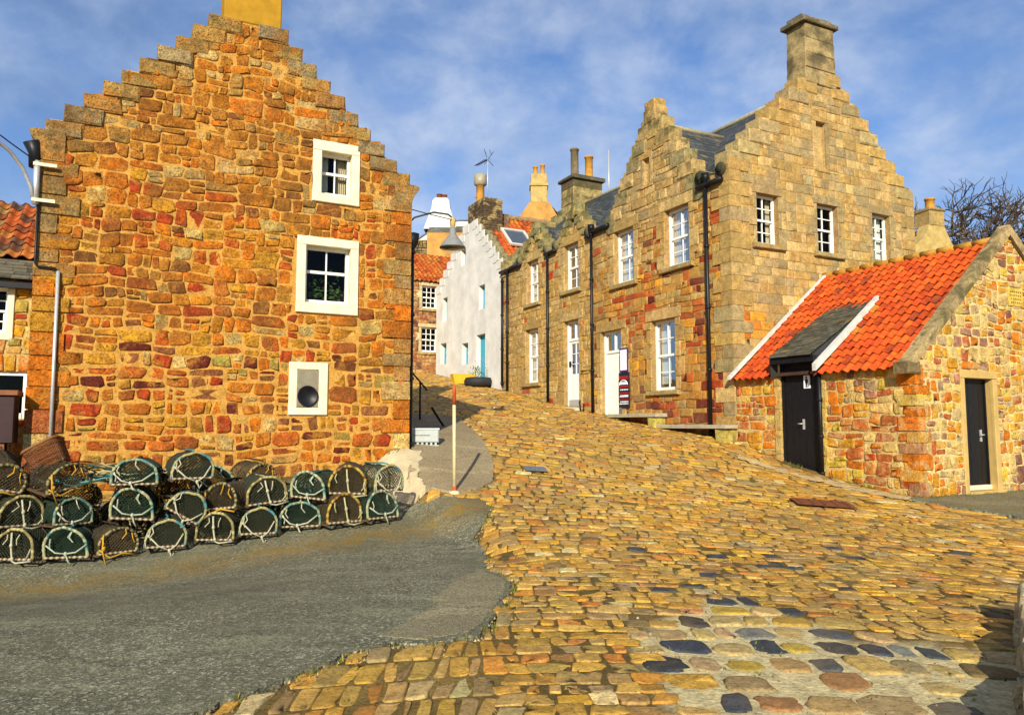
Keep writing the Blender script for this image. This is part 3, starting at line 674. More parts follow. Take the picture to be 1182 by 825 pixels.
rubble(mb, fac, [(0, .6, 6.1, ZE)]+dre, holes, hi, band=(.15, .40), chunk=(.9, 2.4), maxw=.85, maxh=.30, area=.12, depth=(.0, .026), gap=.006, warp=.045, jit=.13, mcol=(.40, .25, .08), flat=.92, cut=.10, elong=1.5, avar=(.2, 1.9))
gs = [(.87, 6.12, 1.62, 7.40), (3.02, 6.12, 3.80, 7.42), (5.19, 6.13, 5.92, 7.44)]; gsl = (3.1, 8.4, 3.46, 9.68)
NG = 8; gw_ = .36; gh = .345; zg = 8.05
gre = [(0, .4, GW, zg)]+[(( k+.3)*gw_, zg+k*gh, GW-(k+.3)*gw_, zg+(k+1)*gh) for k in range(NG)]
ghole = [grow(o, .08, .2, .1) for o in gs]+[(gsl[0]-.1, gsl[1]-.08, gsl[2]+.1, gsl[3]+.12)]
rubble(mb, gab, gre, ghole, pal_gab, band=(.20, .29), chunk=(1.2, 2.6), maxw=.75, maxh=.3, area=.14, depth=(.004, .014), gap=.004, warp=.018, jit=.06, mcol=(.36, .24, .085), flat=.95, cut=.06, elong=1.9)
for o in w1s+[gw1]: dress(mb, fac, o)
dress(mb, fac, d1, sill=False)
for o in gs: dress(mb, gab, o, jw=.14, lint=.24, col=(.37, .265, .11))
for mp_, sl_ in ((fac, slit), (gab, gsl)):
    u0, v0, u1, v1 = sl_
    block(mb, mp_, u0-.13, v1, u1+.13, v1+.15, -.02, .028, cl(TAN, .1)); block(mb, mp_, u0-.13, v0-.1, u1+.13, v0, -.02, .03, cl(TAN, .1))
    block(mb, mp_, u0-.13, v0, u0, v1, -.02, .027, cl(TANL, .1)); block(mb, mp_, u1, v0, u1+.13, v1, -.02, .027, cl(GRY, .1))
    opening(mb, mp_, u0, v0, u1, v1, .12, TANL); mb.quad([mp_(u0, v0, -.11), mp_(u1, v0, -.11), mp_(u1, v1, -.11), mp_(u0, v1, -.11)], (.50, .34, .13))
z = .9; k = 0      # quoins
while z < ZE+.2:
    h = rnd.uniform(.28, .40); a, b = (.62, .34) if k % 2 else (.34, .62)
    mb.box(ID, (-.034-rnd.random()*.008, -.03-rnd.random()*.008, z+.006), (a, b, z+h-.005), cl(pick([(3, TAN), (3, TANL), (1, (.48, .30, .08)), (1, GRY)]), .12)); z += h; k += 1
z = .9; k = 0
while z < zg:
    h = rnd.uniform(.28, .4); a = .5 if k % 2 else .28
    mb.box(ID, (GW-a, -.03, z+.006), (GW+.03, .8-a, z+h-.005), cl(pick([(3, TAN), (2, GRY), (2, TANL)]), .12)); z += h; k += 1
mb.quad([(GW, 0, .4), (GW, 6.1, .4), (GW, 6.1, zg), (GW, 0, zg)], (.36, .26, .12), 1); mb.quad([(0, 6.1, .4), (GW, 6.1, .4), (GW, 6.1, 8), (GW/2, 6.1, 10.7), (0, 6.1, 7.7)], (.36, .26, .12), 1)
mb.build('wall', [M['ashlar'], M['mortar']], H1)
mb = MB()
for k in range(NG+1):
    for sg in (-1, 1):
        if sg < 0: u0, u1 = k*gw_-.04, (k+1.9)*gw_
        else: u0, u1 = GW-(k+1.9)*gw_, GW-k*gw_+.04
        if k == NG: u0, u1 = (u0, GW/2-.005) if sg < 0 else (GW/2+.005, u1)
        block(mb, gab, u0, zg+(k-1)*gh+.3, u1, zg+k*gh+.3+rnd.uniform(-.015, .015), -.45, .04+rnd.uniform(-.01, .015), cl(pick([(3, TAN), (2, GRY), (2, (.40, .30, .12))]), .14), .03, .01)
mb.build('crow_steps', M['ashlar'], H1)
mb = MB()
for k in range(ND+1):
    for sg in (-1, 1):
        u0 = dc-db+k*dw-.03 if sg < 0 else dc+.0 if k == ND else dc+db-(k+2.0)*dw
        u1 = (dc if k == ND else dc-db+(k+2.0)*dw) if sg < 0 else dc+db-k*dw+.03
        block(mb, fac, u0, ZE+.12+(k-1)*dh+.28, u1, ZE+.12+k*dh+.28, -.4, .035+rnd.uniform(-.01, .02), cl(pick([(3, (.38, .26, .09)), (2, (.30, .24, .10)), (2, TANL)]), .15), .03, .012)
block(mb, fac, dc-.24, ZE+.12+ND*dh+.22, dc+.24, ZE+.12+ND*dh+.52, -.36, .03, (.44, .28, .08), .03, .01, 0, True)
for sg, u in ((-1, dc-db), (1, dc+db)):
    pr = [(0, -.35), (.1, -.3), (.2, -.15), (.22, .05), (.1, .2), (-.25, .25), (-.25, -.35)]; n = len(pr)
    vs = [(d, u+sg*a, ZE+b) for d in (-.06, .4) for a, b in pr]
    mb.add(vs, [tuple(range(n)), tuple(range(2*n-1, n-1, -1))]+[(i, (i+1) % n, n+(i+1) % n, n+i) for i in range(n)], (.30, .23, .10))
mb.build('dormer_steps', M['mossy'], H1)
# roof of both houses share a slope
RS = .94; ZR = 10.92
mb = MB()
for x0, sg in ((-.12, 1), (GW+.12, -1)):
    half = GW/2+.12
    slates(mb, (x0, .35, ZE-.12), (0, 1, 0), (half*sg, 0, ZR-ZE+.12), 5.85, math.hypot(half, ZR-ZE+.12), .27, .17, base=(.06, .062, .058), keep=(lambda x, y: not (y < .62 and abs(.35+x-dc) < db+.05)) if sg > 0 else None)
    k_ = .1; mb.quad([(x0+(GW/2-x0)*k_, .3, ZE-.14+(ZR-ZE+.12)*k_), (x0+(GW/2-x0)*k_, 6.1, ZE-.14+(ZR-ZE+.12)*k_), (GW/2, 6.1, ZR-.02), (GW/2, .3, ZR-.02)], (.05, .05, .05))
for sg in (-1, 1):       # wallhead dormer roof
    a = Vector((1, 0, 0)); e = (.3, dc+sg*(db-.1), ZE+.1); b_ = Vector((0, -sg*(db-.1), 2.35))
    slates(mb, e, a, b_, 3.3, b_.length, .26, .17, keep=lambda x, y, L_=b_.length: ZE+.1+2.35*y/L_ > ZE-.12+(.3+x+.12)*(ZR-ZE+.12)/(GW/2+.12)-.15, base=(.06, .062, .055))
mb.tube([(.35, dc, ZE+2.46), (2.9, dc, ZE+2.46)], .07, 6, (.30, .25, .14))
mb.tube([(GW/2, .4, ZR+.02), (GW/2, 6.1, ZR+.02)], .08, 6, (.34, .30, .18))
mb.build('roof', M['slate'], H1)
mb = MB(); zt = zg+NG*gh+.25
for k in range(4):
    z0 = zt-.35+k*.42; block(mb, gab, 2.76+.015*k, z0, 3.94-.015*k, z0+.412, -.60, .05-.005*k, cl(GRY, .12), .02, .006, 0, True)
block(mb, gab, 2.68, zt+1.33, 4.02, zt+1.45, -.70, .13, (.24, .19, .10), .03, .01, 0, True); block(mb, gab, 2.80, zt+1.45, 3.9, zt+1.60, -.58, 0, (.22, .18, .10), .06, .02, 0, True)
mb.build('chimney', stone_mat('sooty_ashlar', 6, 1.6, .6, 1.2, .6, .02, (.05, .042, .022), .8), H1)
for o, cur in zip(w1s, ([(.0, .5, 'curtain', 0), (.52, 1, 'blind', 0)], [(.0, .45, 'curtain', 0), (.5, 1, 'blind', .0)])): sash(H1, fac, *o, .14, 2, (2, 2), .06, .024, None, cur)
sash(H1, fac, *gw1, .14, 2, (2, 2), .065, .026, None, [(.0, .12, 'blind', 0), (.55, .95, 'blind', .1)])
for i, o in enumerate(gs): sash(H1, gab, *o, .14, 2, (2, 2), .05, .024, None, [(.5, 1, 'blind', .0)] if i == 2 else ([(.0, .2, 'curtain', 0), (.8, 1, 'curtain', 0)] if i == 0 else None))
def door(parent, mp, o, fan, glaz=False, mat='white', rec=.13, trim=.07):
    u0, v0, u1, v1 = o; mb = MB(); vf_ = v1-fan
    mb.box(mp, (u0, v0, -rec-.09), (u0+trim, v1, -rec+.01)); mb.box(mp, (u1-trim, v0, -rec-.09), (u1, v1, -rec+.01)); mb.box(mp, (u0+trim, v1-.06, -rec-.09), (u1-trim, v1, -rec+.01))
    if fan: mb.box(mp, (u0+trim, vf_-.04, -rec-.09), (u1-trim, vf_+.04, -rec+.012)); mb.box(mp, ((u0+u1)/2-.02, vf_+.04, -rec-.07), ((u0+u1)/2+.02, v1-.06, -rec-.01))
    top = vf_-.04 if fan else v1-.06; a, b = u0+trim+.004, u1-trim-.004
    if glaz:
        gz0 = v0+(top-v0)*.5
        mb.box(mp, (a, v0+.02, -rec-.07), (b, gz0, -rec-.02)); mb.box(mp, (a, gz0, -rec-.07), (a+.1, top, -rec-.02)); mb.box(mp, (b-.1, gz0, -rec-.07), (b, top, -rec-.02)); mb.box(mp, (a+.1, top-.09, -rec-.07), (b-.1, top, -rec-.02))
        for i in range(1, 3): y = gz0+(top-.09-gz0)*i/3; mb.box(mp, (a+.1, y-.012, -rec-.06), (b-.1, y+.012, -rec-.03))
        mb.box(mp, ((a+b)/2-.012, gz0, -rec-.062), ((a+b)/2+.012, top-.09, -rec-.028))
        for q in (.08, .55): mb.box(mp, (a+.06+q*(b-a)*.8, v0+.2, -rec-.021), (a+.06+q*(b-a)*.8+(b-a)*.33, gz0-.12, -rec-.012))
    else:
        n = 5
        for i in range(n): mb.box(mp, (a+(b-a)*i/n+.003, v0+.02, -rec-.07), (a+(b-a)*(i+1)/n-.003, top, -rec-.02-.002*(i % 2)))
        mb.box(mp, (a, v0+.02, -rec-.06), (b, top, -rec-.035))
    d = mb.build('door', M[mat], parent)
    if fan or glaz:
        p = MB(); g0 = (v0+(top-v0)*.5 if glaz else vf_)
        p.quad([mp(u0+.03, g0, -rec-.05), mp(u1-.03, g0, -rec-.05), mp(u1-.03, v1-.03, -rec-.05), mp(u0+.03, v1-.03, -rec-.05)]); p.build('pane', M['glass'], d)
        interior(d, mp, u0, g0+.25, u1, v1-.2, rec)
    return d
dd = door(H1, fac, d1, .62)
mb = MB(); mb.box(fac, (4.76, 3.1, -.15), (4.82, 3.28, -.11)); mb.build('knocker', M['black'], dd); mb = MB(); mb.box(fac, (4.64, 2.62, -.16), (4.78, 2.74, -.0)); mb.build('handle', M['black'], dd)
mb = MB()
mb.tube([(-.11, .15, ZE-.08), (-.11, 1.05, ZE-.08)], .07, 8); mb.build('gutter', M['black'], H1)
mb = MB(); mb.tube([(-.11, 5.1, ZE-.07), (-.11, 6.12, ZE-.07)], .07, 8); mb.build('gutter', M['black'], H1)
pipe(H1, -.10, .75, 1.3, 7.75, .05, collars=4, hopper=True); pipe(H1, -.10, 6.06, 1.75, 7.7, .05, collars=4, hopper=True)
mb = MB()   # dark scrolled skewputts beside the hopper
for u, r in ((.22, .17), (.98, .17)):
    mb.tube([(-.10, u, 7.94), (.32, u, 7.94)], r, 14, (.06, .05, .03)); mb.tube([(-.12, u, 7.94), (-.09, u, 7.94)], r*.6, 12, (.02, .02, .015))
mb.build('skewputt', M['mossy'], H1)
mb = MB(); block(mb, lambda u, v, d: (-d, u, v), 4.45, 1.58, 5.7, 1.75, -.1, .3, (.48, .38, .2), .02, .006, 0); mb.build('doorstep', M['concrete'], H1)
# ================================================================== RIGHT ROW: far house
H2 = thing('row_house', 'tan row house with two small gablet dormers and a half glazed white door', 'house', W(OR, 0, 6.1)+(1.6,), A27, frame=True)
OFF = 6.1; TE = 12.62 - OFF; Z2 = 7.62
f2 = fac
ws2 = [(6.96-OFF, 6.06, 7.86-OFF, 7.60), (9.66-OFF, 6.0, 10.52-OFF, 7.57), (9.68-OFF, 3.1, 10.64-OFF, 5.05)]; d2 = (6.97-OFF, 2.17, 7.90-OFF, 5.03)
mb = MB(); dres = []; slh = []; NP = 4
DORM = ((7.32-OFF, .98), (10.0-OFF, .98))
for c_, hw in DORM:
    dres += [(c_-hw, Z2, c_+hw, Z2+.28)]+[(c_-hw+(k+.5)*.22, Z2+.28+k*.24, c_+hw-(k+.5)*.22, Z2+.28+(k+1)*.24) for k in range(NP)]
    slh.append((c_-.13, Z2+.42, c_+.13, Z2+.95))
rubble(mb, f2, [(.003, 1.2, TE, Z2)]+dres, [grow(o) for o in ws2]+[grow(d2, .15, .26, 0)]+slh, lambda u, v: pick([(3, TAN), (2, TANL), (3, (.46, .27, .06)), (1.5, (.50, .32, .09)), (.35, RD), (.9, (.36, .22, .08))]) if v < 7.5 else pal_ash(u, v),
       band=(.16, .38), chunk=(.9, 2.4), maxw=.8, maxh=.30, area=.12, depth=(.0, .022), gap=.006, warp=.035, jit=.12, mcol=(.40, .25, .08), flat=.92, cut=.10, elong=1.5, avar=(.2, 1.9))
for o in ws2: dress(mb, f2, o)
dress(mb, f2, d2, sill=False)
for u0, v0, u1, v1 in slh:
    block(mb, f2, u0-.05, v1-.04, u1+.05, v1+.06, -.02, .03, TANL); opening(mb, f2, u0, v0, u1, v1, .08, TANL); mb.quad([f2(u0, v0, -.07), f2(u1, v0, -.07), f2(u1, v1, -.07), f2(u0, v1, -.07)], (.42, .25, .09))
mb.quad([(0, TE, 1.2), (6.9, TE, 1.2), (6.9, TE, 7.7), (3.3, TE, 10.6), (0, TE, Z2)], (.40, .29, .12), 1); mb.quad([(6.9, 0, 1), (6.9, TE, 1), (6.9, TE, 7.7), (6.9, 0, 7.7)], (.36, .26, .12), 1)
mb.build('wall', [M['ashlar'], M['mortar']], H2)
for c_, hw in DORM:
    mb = MB()
    for k in range(NP+1):
        for sg in (-1, 1):
            u0 = c_-hw+k*.22-.04 if sg < 0 else c_ if k == NP else c_+hw-(k+2)*.22
            u1 = (c_ if k == NP else c_-hw+(k+2)*.22) if sg < 0 else c_+hw-k*.22+.04
            block(mb, f2, u0, Z2+.1+k*.24, u1, Z2+.36+k*.24, -.4, .05+rnd.uniform(-.02, .03), cl(pick([(3, (.36, .27, .09)), (2, (.28, .24, .10))]), .2), .05, .025)
    for sg in (-1, 1):
        mb.tube([(-.12, c_+sg*(hw+.05), Z2+.12), (.35, c_+sg*(hw+.05), Z2+.12)], .17, 10, (.20, .16, .07))
    mb.build('dormer_steps', M['mossy'], H2)
mb = MB()
for k in range(10):
    x0 = -.05+k*.33; z0 = Z2+.05+k*.3
    mb.box(ID, (x0, TE-.32, z0-.3), (x0+.62, TE+.06, z0+.34), cl(pick([(3, (.36, .27, .09)), (2, (.28, .24, .10))]), .2))
mb.build('crow_steps', M['mossy'], H2)
mb = MB(); ZR2 = 10.55
for x0, sg in ((-.12, 1), (6.9, -1)):
    half = 3.3+.12 if sg > 0 else 3.6
    slates(mb, (x0, .02, Z2-.1), (0, 1, 0), (half*sg, 0, ZR2-Z2+.1), TE-.25, math.hypot(half, ZR2-Z2+.1), .27, .17, base=(.05, .06, .056), keep=(lambda x, y: not (y < .62 and any(abs(.02+x-c_) < hw+.05 for c_, hw in DORM))) if sg > 0 else None)
    k_ = .1; mb.quad([(x0+(3.3-x0)*k_, 0, Z2-.12+(ZR2-Z2+.1)*k_), (x0+(3.3-x0)*k_, TE, Z2-.12+(ZR2-Z2+.1)*k_), (3.3, TE, ZR2-.02), (3.3, 0, ZR2-.02)], (.05, .05, .05))
for c_, hw in DORM:
    for sg in (-1, 1):
        b_ = Vector((0, -sg*(hw-.1), 1.12)); slates(mb, (.3, c_+sg*(hw-.1), Z2+.15), (1, 0, 0), b_, 1.6, b_.length, .24, .16, base=(.06, .062, .055),
            keep=lambda x, y, L_=b_.length: Z2+.15+1.12*y/L_ > Z2-.1+(.3+x+.12)*(ZR2-Z2+.1)/3.42-.12)
mb.tube([(3.3, 0, ZR2+.02), (3.3, TE, ZR2+.02)], .07, 6, (.34, .30, .18))
mb.build('roof', M['slate'], H2)
mb = MB()
for k in range(4): block(mb, lambda u, v, d: (-d, u, v), TE-1.0+.01*(k % 2), 10.2+k*.34, TE-.02, 10.2+k*.34+.335, -4.1, -2.7, cl(pick([(2, (.14, .10, .05)), (2, (.40, .29, .11))]), .2), .02, .006, 0, True)
block(mb, lambda u, v, d: (-d, u, v), TE-1.1, 11.56, TE+.08, 11.7, -4.2, -2.6, (.12, .10, .06), .03, .01, 0, True)
c2 = mb.build('chimney', M['mossy'], H2); pots(c2, [(3.05, TE-.55, 11.7, .18, 1.25)], 'sootpot'); pots(c2, [(3.75, TE-.55, 11.7, .18, 1.05)])
mb = MB(); mb.tube([(4.3, TE-1.2, 10.3), (4.3, TE-1.2, 12.9)], .03, 6); mb.build('aerial_pole', M['steel'], c2)
for o, cur in zip(ws2, ([(0, .5, 'blind', 0)], [(0, .4, 'blind', 0), (.6, 1, 'blind', 0)], [(0, .45, 'blind', 0), (.55, 1, 'blind', 0)])): sash(H2, f2, *o, .14, 2, (2, 2), .065, .026, None, cur)
dd = door(H2, f2, d2, .62, True)
mb = MB(); mb.box(f2, (d2[0]+.08, 3.55, -.15), (d2[0]+.14, 3.72, -.10)); mb.build('handle', M['black'], dd); mb = MB(); mb.box(f2, (d2[2]-.2, 3.52, -.15), (d2[2]-.12, 3.7, -.10)); mb.build('letter_box', M['black'], dd)
mb = MB(); mb.box(f2, (d2[0]+.08, 2.2, -.145), (d2[2]-.08, 2.42, -.12)); mb.build('kick_plate', M['steel'], dd)
for a_, b_ in ((.02, .25), (2.2, 2.95), (4.85, TE)): mb = MB(); mb.tube([(-.11, a_, Z2-.05), (-.11, b_, Z2-.05)], .065, 8); mb.build('gutter', M['black'], H2)
pipe(H2, -.10, 8.87-OFF, 2.25, 7.6, .05, collars=4); pipe(H2, -.10, 12.0-OFF, 2.7, 7.6, .05, collars=4); pipe(H2, -.08, 12.48-OFF, 3.1, 7.3, .05, collars=3)
mb = MB(); block(mb, f2, d2[0]-.15, 1.95, d2[2]+.2, 2.16, -.1, .3, (.48, .38, .2), .02, .006); mb.build('doorstep', M['concrete'], H2)
mb = MB(); mb.tube([(-.02, .18, 3.3), (-.12, .18, 3.3), (-.12, .62, 3.3), (-.02, .62, 3.3)], .018, 6); mb.build('handrail', M['black'], H2)
# ================================================================== SHED
SH = thing('pantiled_outhouse', 'low stone outhouse with bright orange pantiles and black doors', 'outbuilding', (OR[0], OR[1], .1), A27, frame=True)
ze = 2.76; zr = 5.46; sx = 3.2; t0s = -4.65
mb = MB(); dW = (-2.40, .52, -1.46, 3.1)
rubble(mb, fac, [(t0s, -.1, -.04, ze), (-2.5, ze, -1.36, 3.0)], [(-2.48, .3, -1.42, 2.99)], pal_shed_w, band=(.4, .62), chunk=(.6, 1.3), maxw=.62, maxh=.3, area=.09, depth=(.006, .035), gap=.012, warp=.07, jit=.2, mcol=(.60, .43, .15), flat=.86, cut=.15, avar=(.15, 2))
gm = lambda u, v, d: (u, t0s-d, v); dG = (1.45, .33, 2.36, 2.5)
sk = (zr-ze)/sx; hp = [(-sk, 1, ze), (sk, 1, ze+2*zr-2*ze)]
rubble(mb, gm, [(0, -.1, 6.4, zr)], [(dG[0]-.13, -.1, dG[2]+.14, dG[3]+.16), (3.06, 4.03, 3.57, 4.41)], pal_shed, band=(.36, .6), chunk=(.5, 1.2), maxw=.44, maxh=.3, area=.062, depth=(.004, .030), gap=.014, warp=.08, jit=.2, hp=hp, mcol=(.64, .48, .19), flat=.86, cut=.16, avar=(.15, 2))
z = 0; k = 0
while z < 2.7:
    h = rnd.uniform(.18, .34); a, b = (.36, .2) if k % 2 else (.2, .36)
    mb.box(ID, (-.02-rnd.random()*.02, t0s-.02-rnd.random()*.02, z+.012), (a, t0s+b, min(2.72, z+h-.01)), cl(pick([(3, OC), (1, (.56, .36, .06)), (2, OR_), (2, CR), (1, (.40, .2, .08)), (1, (.42, .12, .03))]))); z += h; k += 1
for o in (-1.46, ):
    z = .5
    while z < 2.7: h = rnd.uniform(.4, .6); mb.box(ID, (-.04, -2.66, z), (.2, -2.49, min(2.72, z+h-.01)), cl((.62, .42, .09), .1)); mb.box(ID, (-.035, -1.41, z), (.2, -1.27, min(2.72, z+h-.01)), cl((.55, .37, .1), .1)); z += h
mb.quad([(6.4, t0s, -.1), (6.4, 0, -.1), (6.4, 0, ze), (6.4, t0s, ze)], (.5, .38, .16), 1)
mb.build('wall', [M['rubble'], M['mortar']], SH)
mb = MB()
pal_new = lambda: pick([(6, (.54, .075, .008)), (3, (.46, .055, .008)), (3, (.57, .095, .010)), (1.2, (.36, .05, .010)), (.2, (.55, .18, .02)), (.4, (.24, .045, .014))])
bs = Vector((sx, 0, zr-ze)); Ls = bs.length+.12
def keep_t(x, y):
    t = t0s+.15+x; s_ = -.18+y*sx/bs.length
    return not (-2.52 < t < -1.34 and s_ < 1.72)
pantiles(mb, (-.18, t0s+.15, ze-.12), (0, 1, 0), tuple(bs), 4.48, Ls, pal_new, .205, .27, keep_t)
bk = Vector((-sx, 0, zr-ze)); pantiles(mb, (6.58, t0s+.15, ze-.12), (0, 1, 0), tuple(bk), 4.48, Ls, pal_new, .205, .27)
mb.quad([(-.1, t0s+.2, ze-.09), (-.1, -.02, ze-.09), (sx, -.02, zr-.07), (sx, t0s+.2, zr-.07)], (.06, .03, .02)); mb.quad([(6.5, t0s+.2, ze-.09), (6.5, -.02, ze-.09), (sx, -.02, zr-.07), (sx, t0s+.2, zr-.07)], (.06, .03, .02))
for i in range(11): mb.tube([(sx, t0s+.3+i*.4, zr+.015), (sx, t0s+.3+i*.4+.41, zr+.02)], .085, 10, cl((.44, .22, .03), .25))
rf = mb.build('roof', M['tile'], SH)
mb = MB()
cb = Vector((2.08, 0, 1.27)); slates(mb, (-.28, -2.52, 3.07), (0, 1, 0), tuple(cb), 1.2, cb.length+.05, .19, .11, base=(.085, .082, .055), tiltn=.014)
mb.quad([(-.26, -2.52, 3.055), (-.26, -1.33, 3.055), (1.75, -1.33, 4.28), (1.75, -2.52, 4.28)], (.03, .03, .03))
for t_ in (-2.51, -1.34): mb.quad([(-.2, t_, 2.6), (-.2, t_, 3.08), (1.76, t_, 4.29), (1.4, t_, 3.6)], (.03, .03, .03))
mb.build('porch_slates', M['slate'], rf)
mb = MB()
def strip(a, b, wv, up, th=.03):
    a, b = Vector(a), Vector(b); wv = Vector(wv); up = Vector(up)
    vs = [tuple(p) for p in (a, a+wv, b+wv, b, a+up, a+wv+up, b+wv+up, b+up)]
    mb.add(vs, [(0, 1, 2, 3), (4, 5, 6, 7), (0, 1, 5, 4), (3, 2, 6, 7), (0, 3, 7, 4), (1, 2, 6, 5)])
strip((-.26, -.14, ze-.10), (sx, -.14, zr+.02), (0, .10, 0), (0, 0, .08)); strip((-.26, -2.64, ze-.04), (1.80, -2.64, ze+1.55), (0, .10, 0), (0, 0, .15))
mb.build('lead_flashing', M['lead'], rf)
mb = MB()      # mossy skew stones on the free gable
for sgn in (1, -1):
    n = 9
    for i in range(n):
        a = i/n; b = (i+.985)/n; x0 = 3.2-sgn*3.42*(1-a); x1 = 3.2-sgn*3.42*(1-b); z0 = ze-.16+(zr+.12-ze+.16)*a; z1 = ze-.16+(zr+.12-ze+.16)*b
        vs = [(x, y, z+dz) for x, z in ((x0, z0), (x1, z1)) for y in (t0s-.06, t0s+.17) for dz in (-.06, .17+rnd.uniform(-.01, .015))]
        mb.add(vs, [(0, 2, 3, 1), (4, 5, 7, 6), (0, 1, 5, 4), (2, 6, 7, 3), (0, 4, 6, 2), (1, 3, 7, 5)], cl((.36, .26, .11), .25))
block(mb, gm, -.27, ze-.22, .10, ze+.0, -.24, .08, (.20, .14, .06), .03, .01, 0, True)
mb.build('skew_stones', M['mossy'], SH)
ds = door(SH, fac, (-2.48, .5, -1.42, 2.97), 0, False, 'black', .05, .06)
mb = MB(); mb.tube([fac(-2.0, 1.62, -.05), fac(-2.0, 1.62, .02), fac(-1.9, 1.62, .02)], .014, 6); mb.box(fac, (-2.02, 1.5, -.062), (-1.97, 1.72, -.045)); mb.build('handle', M['steel'], ds)
mb = MB(); mb.box(fac, (-2.19, 2.38, -.072), (-2.03, 2.66, -.048)); sg_ = mb.build('door_sign', M['paper'], SH)
mb = MB(); cu = -2.11
mb.add([fac(cu+.026*math.cos(q*PI/8), 2.612+.024*math.sin(q*PI/8), -.044) for q in range(16)], [tuple(range(16))])
mb.quad([fac(cu+a, b, -.044) for a, b in ((-.038, 2.58), (.038, 2.58), (.038, 2.50), (.023, 2.50), (.023, 2.40), (.003, 2.40), (.003, 2.49), (-.003, 2.49), (-.003, 2.40), (-.023, 2.40), (-.023, 2.50), (-.038, 2.50))])
mb.build('pictogram', M['black'], sg_)
mb = MB(); mb.box(fac, (-2.54, 2.93, -.05), (-1.33, 3.05, .22)); mb.build('porch_fascia', M['black'], SH)
pipe(SH, -.09, -2.56, .50, 2.98, .04, collars=3)
mb = MB(); block(mb, gm, dG[0]-.13, dG[3], dG[2]+.14, dG[3]+.16, -.05, .03, (1, 1, 1)); block(mb, gm, dG[0]-.13, .25, dG[0], dG[3], -.05, .028, (1, 1, 1)); block(mb, gm, dG[2], .25, dG[2]+.14, dG[3], -.05, .028, (1, 1, 1)); opening(mb, gm, *dG, .16, (1, 1, 1))
block(mb, gm, dG[0]-.05, .13, dG[2]+.2, .33, -.3, .08, (1, 1, 1))
mb.build('door_surround', flat_mat('tan_cement', (.46, .31, .10), .85, .15, 5, .2, .3), SH)
dg = door(SH, gm, (dG[0], .42, dG[2], dG[3]), 0, False, 'black', .14, .03)
mb = MB(); mb.tube([gm(2.16, 1.4, -.15), gm(2.16, 1.4, -.08), gm(2.06, 1.4, -.08)], .013, 6); mb.box(gm, (2.14, 1.27, -.162), (2.185, 1.5, -.142)); mb.build('handle', M['steel'], dg)
mb = MB(); mb.box(gm, (dG[0]+.002, .335, -.22), (dG[2]-.002, .42, -.1)); mb.build('threshold', M['cream'], dg)
mb = MB(); block(mb, gm, 3.06, 4.03, 3.57, 4.41, -.03, .03, (.62, .42, .07), .01, .003); vb = mb.build('air_brick', M['ashlar'], SH)
mb = MB()
for i in range(6):
    for j in range(4): mb.box(gm, (3.13+i*.068, 4.09+j*.075, .02), (3.155+i*.068, 4.12+j*.075, .033))
mb.build('vent_holes', M['dark'], vb)
# ================================================================== WHITE HOUSE
WH = thing('white_house', 'white harled house with stepped gable and small turquoise windows, up the street', 'house', W(OR, 0, 12.63)+(3.0,), A27, frame=True)
o0 = 12.63; wm = lambda u, v, d: (-d, u-o0, v); mb = MB()
apx = 15.75; zt_ = 10.35; el, er, zel = 19.78, 12.63, 7.85
openw = [(18.35, 6.4, 18.95, 7.5), (14.25, 6.4, 14.85, 7.42), (18.45, 4.4, 19.2, 5.38), (15.95, 4.2, 16.62, 5.14), (14.2, 3.3, 15.08, 5.35), (16.25, 8.6, 16.8, 9.35)]
NW = 8; hl = (zt_-zel)/NW
rw = [(er, 2.6, el, zel)]+[(er+(apx-.35-er)*k/NW, zel+k*hl, el-(el-apx-.35)*k/NW, zel+(k+1)*hl) for k in range(NW)]
us = sorted({x for r in rw+openw for x in (r[0], r[2])}); vs_ = sorted({x for r in rw+openw for x in (r[1], r[3])})
for a, c in zip(us, us[1:]):
    for b, d in zip(vs_, vs_[1:]):
        u, v = (a+c)/2, (b+d)/2
        if any(p <= u <= r and q <= v <= s_ for p, q, r, s_ in rw) and not any(p <= u <= r and q <= v <= s_ for p, q, r, s_ in openw): mb.quad([wm(a, b, 0), wm(c, b, 0), wm(c, d, 0), wm(a, d, 0)])
for o in openw: opening(mb, wm, *o, .22, (1, 1, 1))
mb.quad([(0, el-o0, 2.6), (8, el-o0, 2.6), (8, el-o0, zel), (0, el-o0, zel)]); mb.quad([(0, 0, 2.6), (8, 0, 2.6), (8, 0, zel), (0, 0, zel)])
mb.build('wall', M['harl'], WH)
mb = MB()
for k in range(NW):
    z0 = zel+k*hl
    for u0, u1 in ((er+(apx-.35-er)*k/NW-.03, er+(apx-.35-er)*(k+1)/NW+.15), (el-(el-apx-.35)*(k+1)/NW-.15, el-(el-apx-.35)*k/NW+.03)):
        mb.box(wm, (u0, z0-.05, -.4), (u1, z0+hl+.02, -.015), (.30, .26, .14), 0); mb.box(wm, (u0, z0-.05, -.03), (u1, z0+hl+.02, .02), (.30, .26, .14), 1)
mb.build('crow_steps', [M['mossy'], M['harl']], WH)
for i, o in enumerate(openw):
    if i == 4: door(WH, wm, o, 0, False, 'blue', .2, .05)
    else: sash(WH, wm, *o, .2, 2, (2, 2), .09, .03, None, None, 'blue', split=i != 5)
pal_or = lambda: pick([(4, (.48, .10, .015)), (3, (.42, .075, .015)), (2, (.50, .16, .02)), (1, (.24, .05, .015)), (1, (.38, .17, .03))])
mb = MB()
br = Vector((0, apx-.1-er, 10.75-7.95)); pantiles(mb, (.42, .0, 7.95), (1, 0, 0), tuple(br), 7.6, br.length, pal_or, .24, .3, None, .04, 6)
br2 = Vector((0, -(el-apx+.1), 10.75-7.75)); pantiles(mb, (.42, el-o0, 7.75), (1, 0, 0), tuple(br2), 7.6, br2.length, pal_or, .24, .3, None, .04, 6)
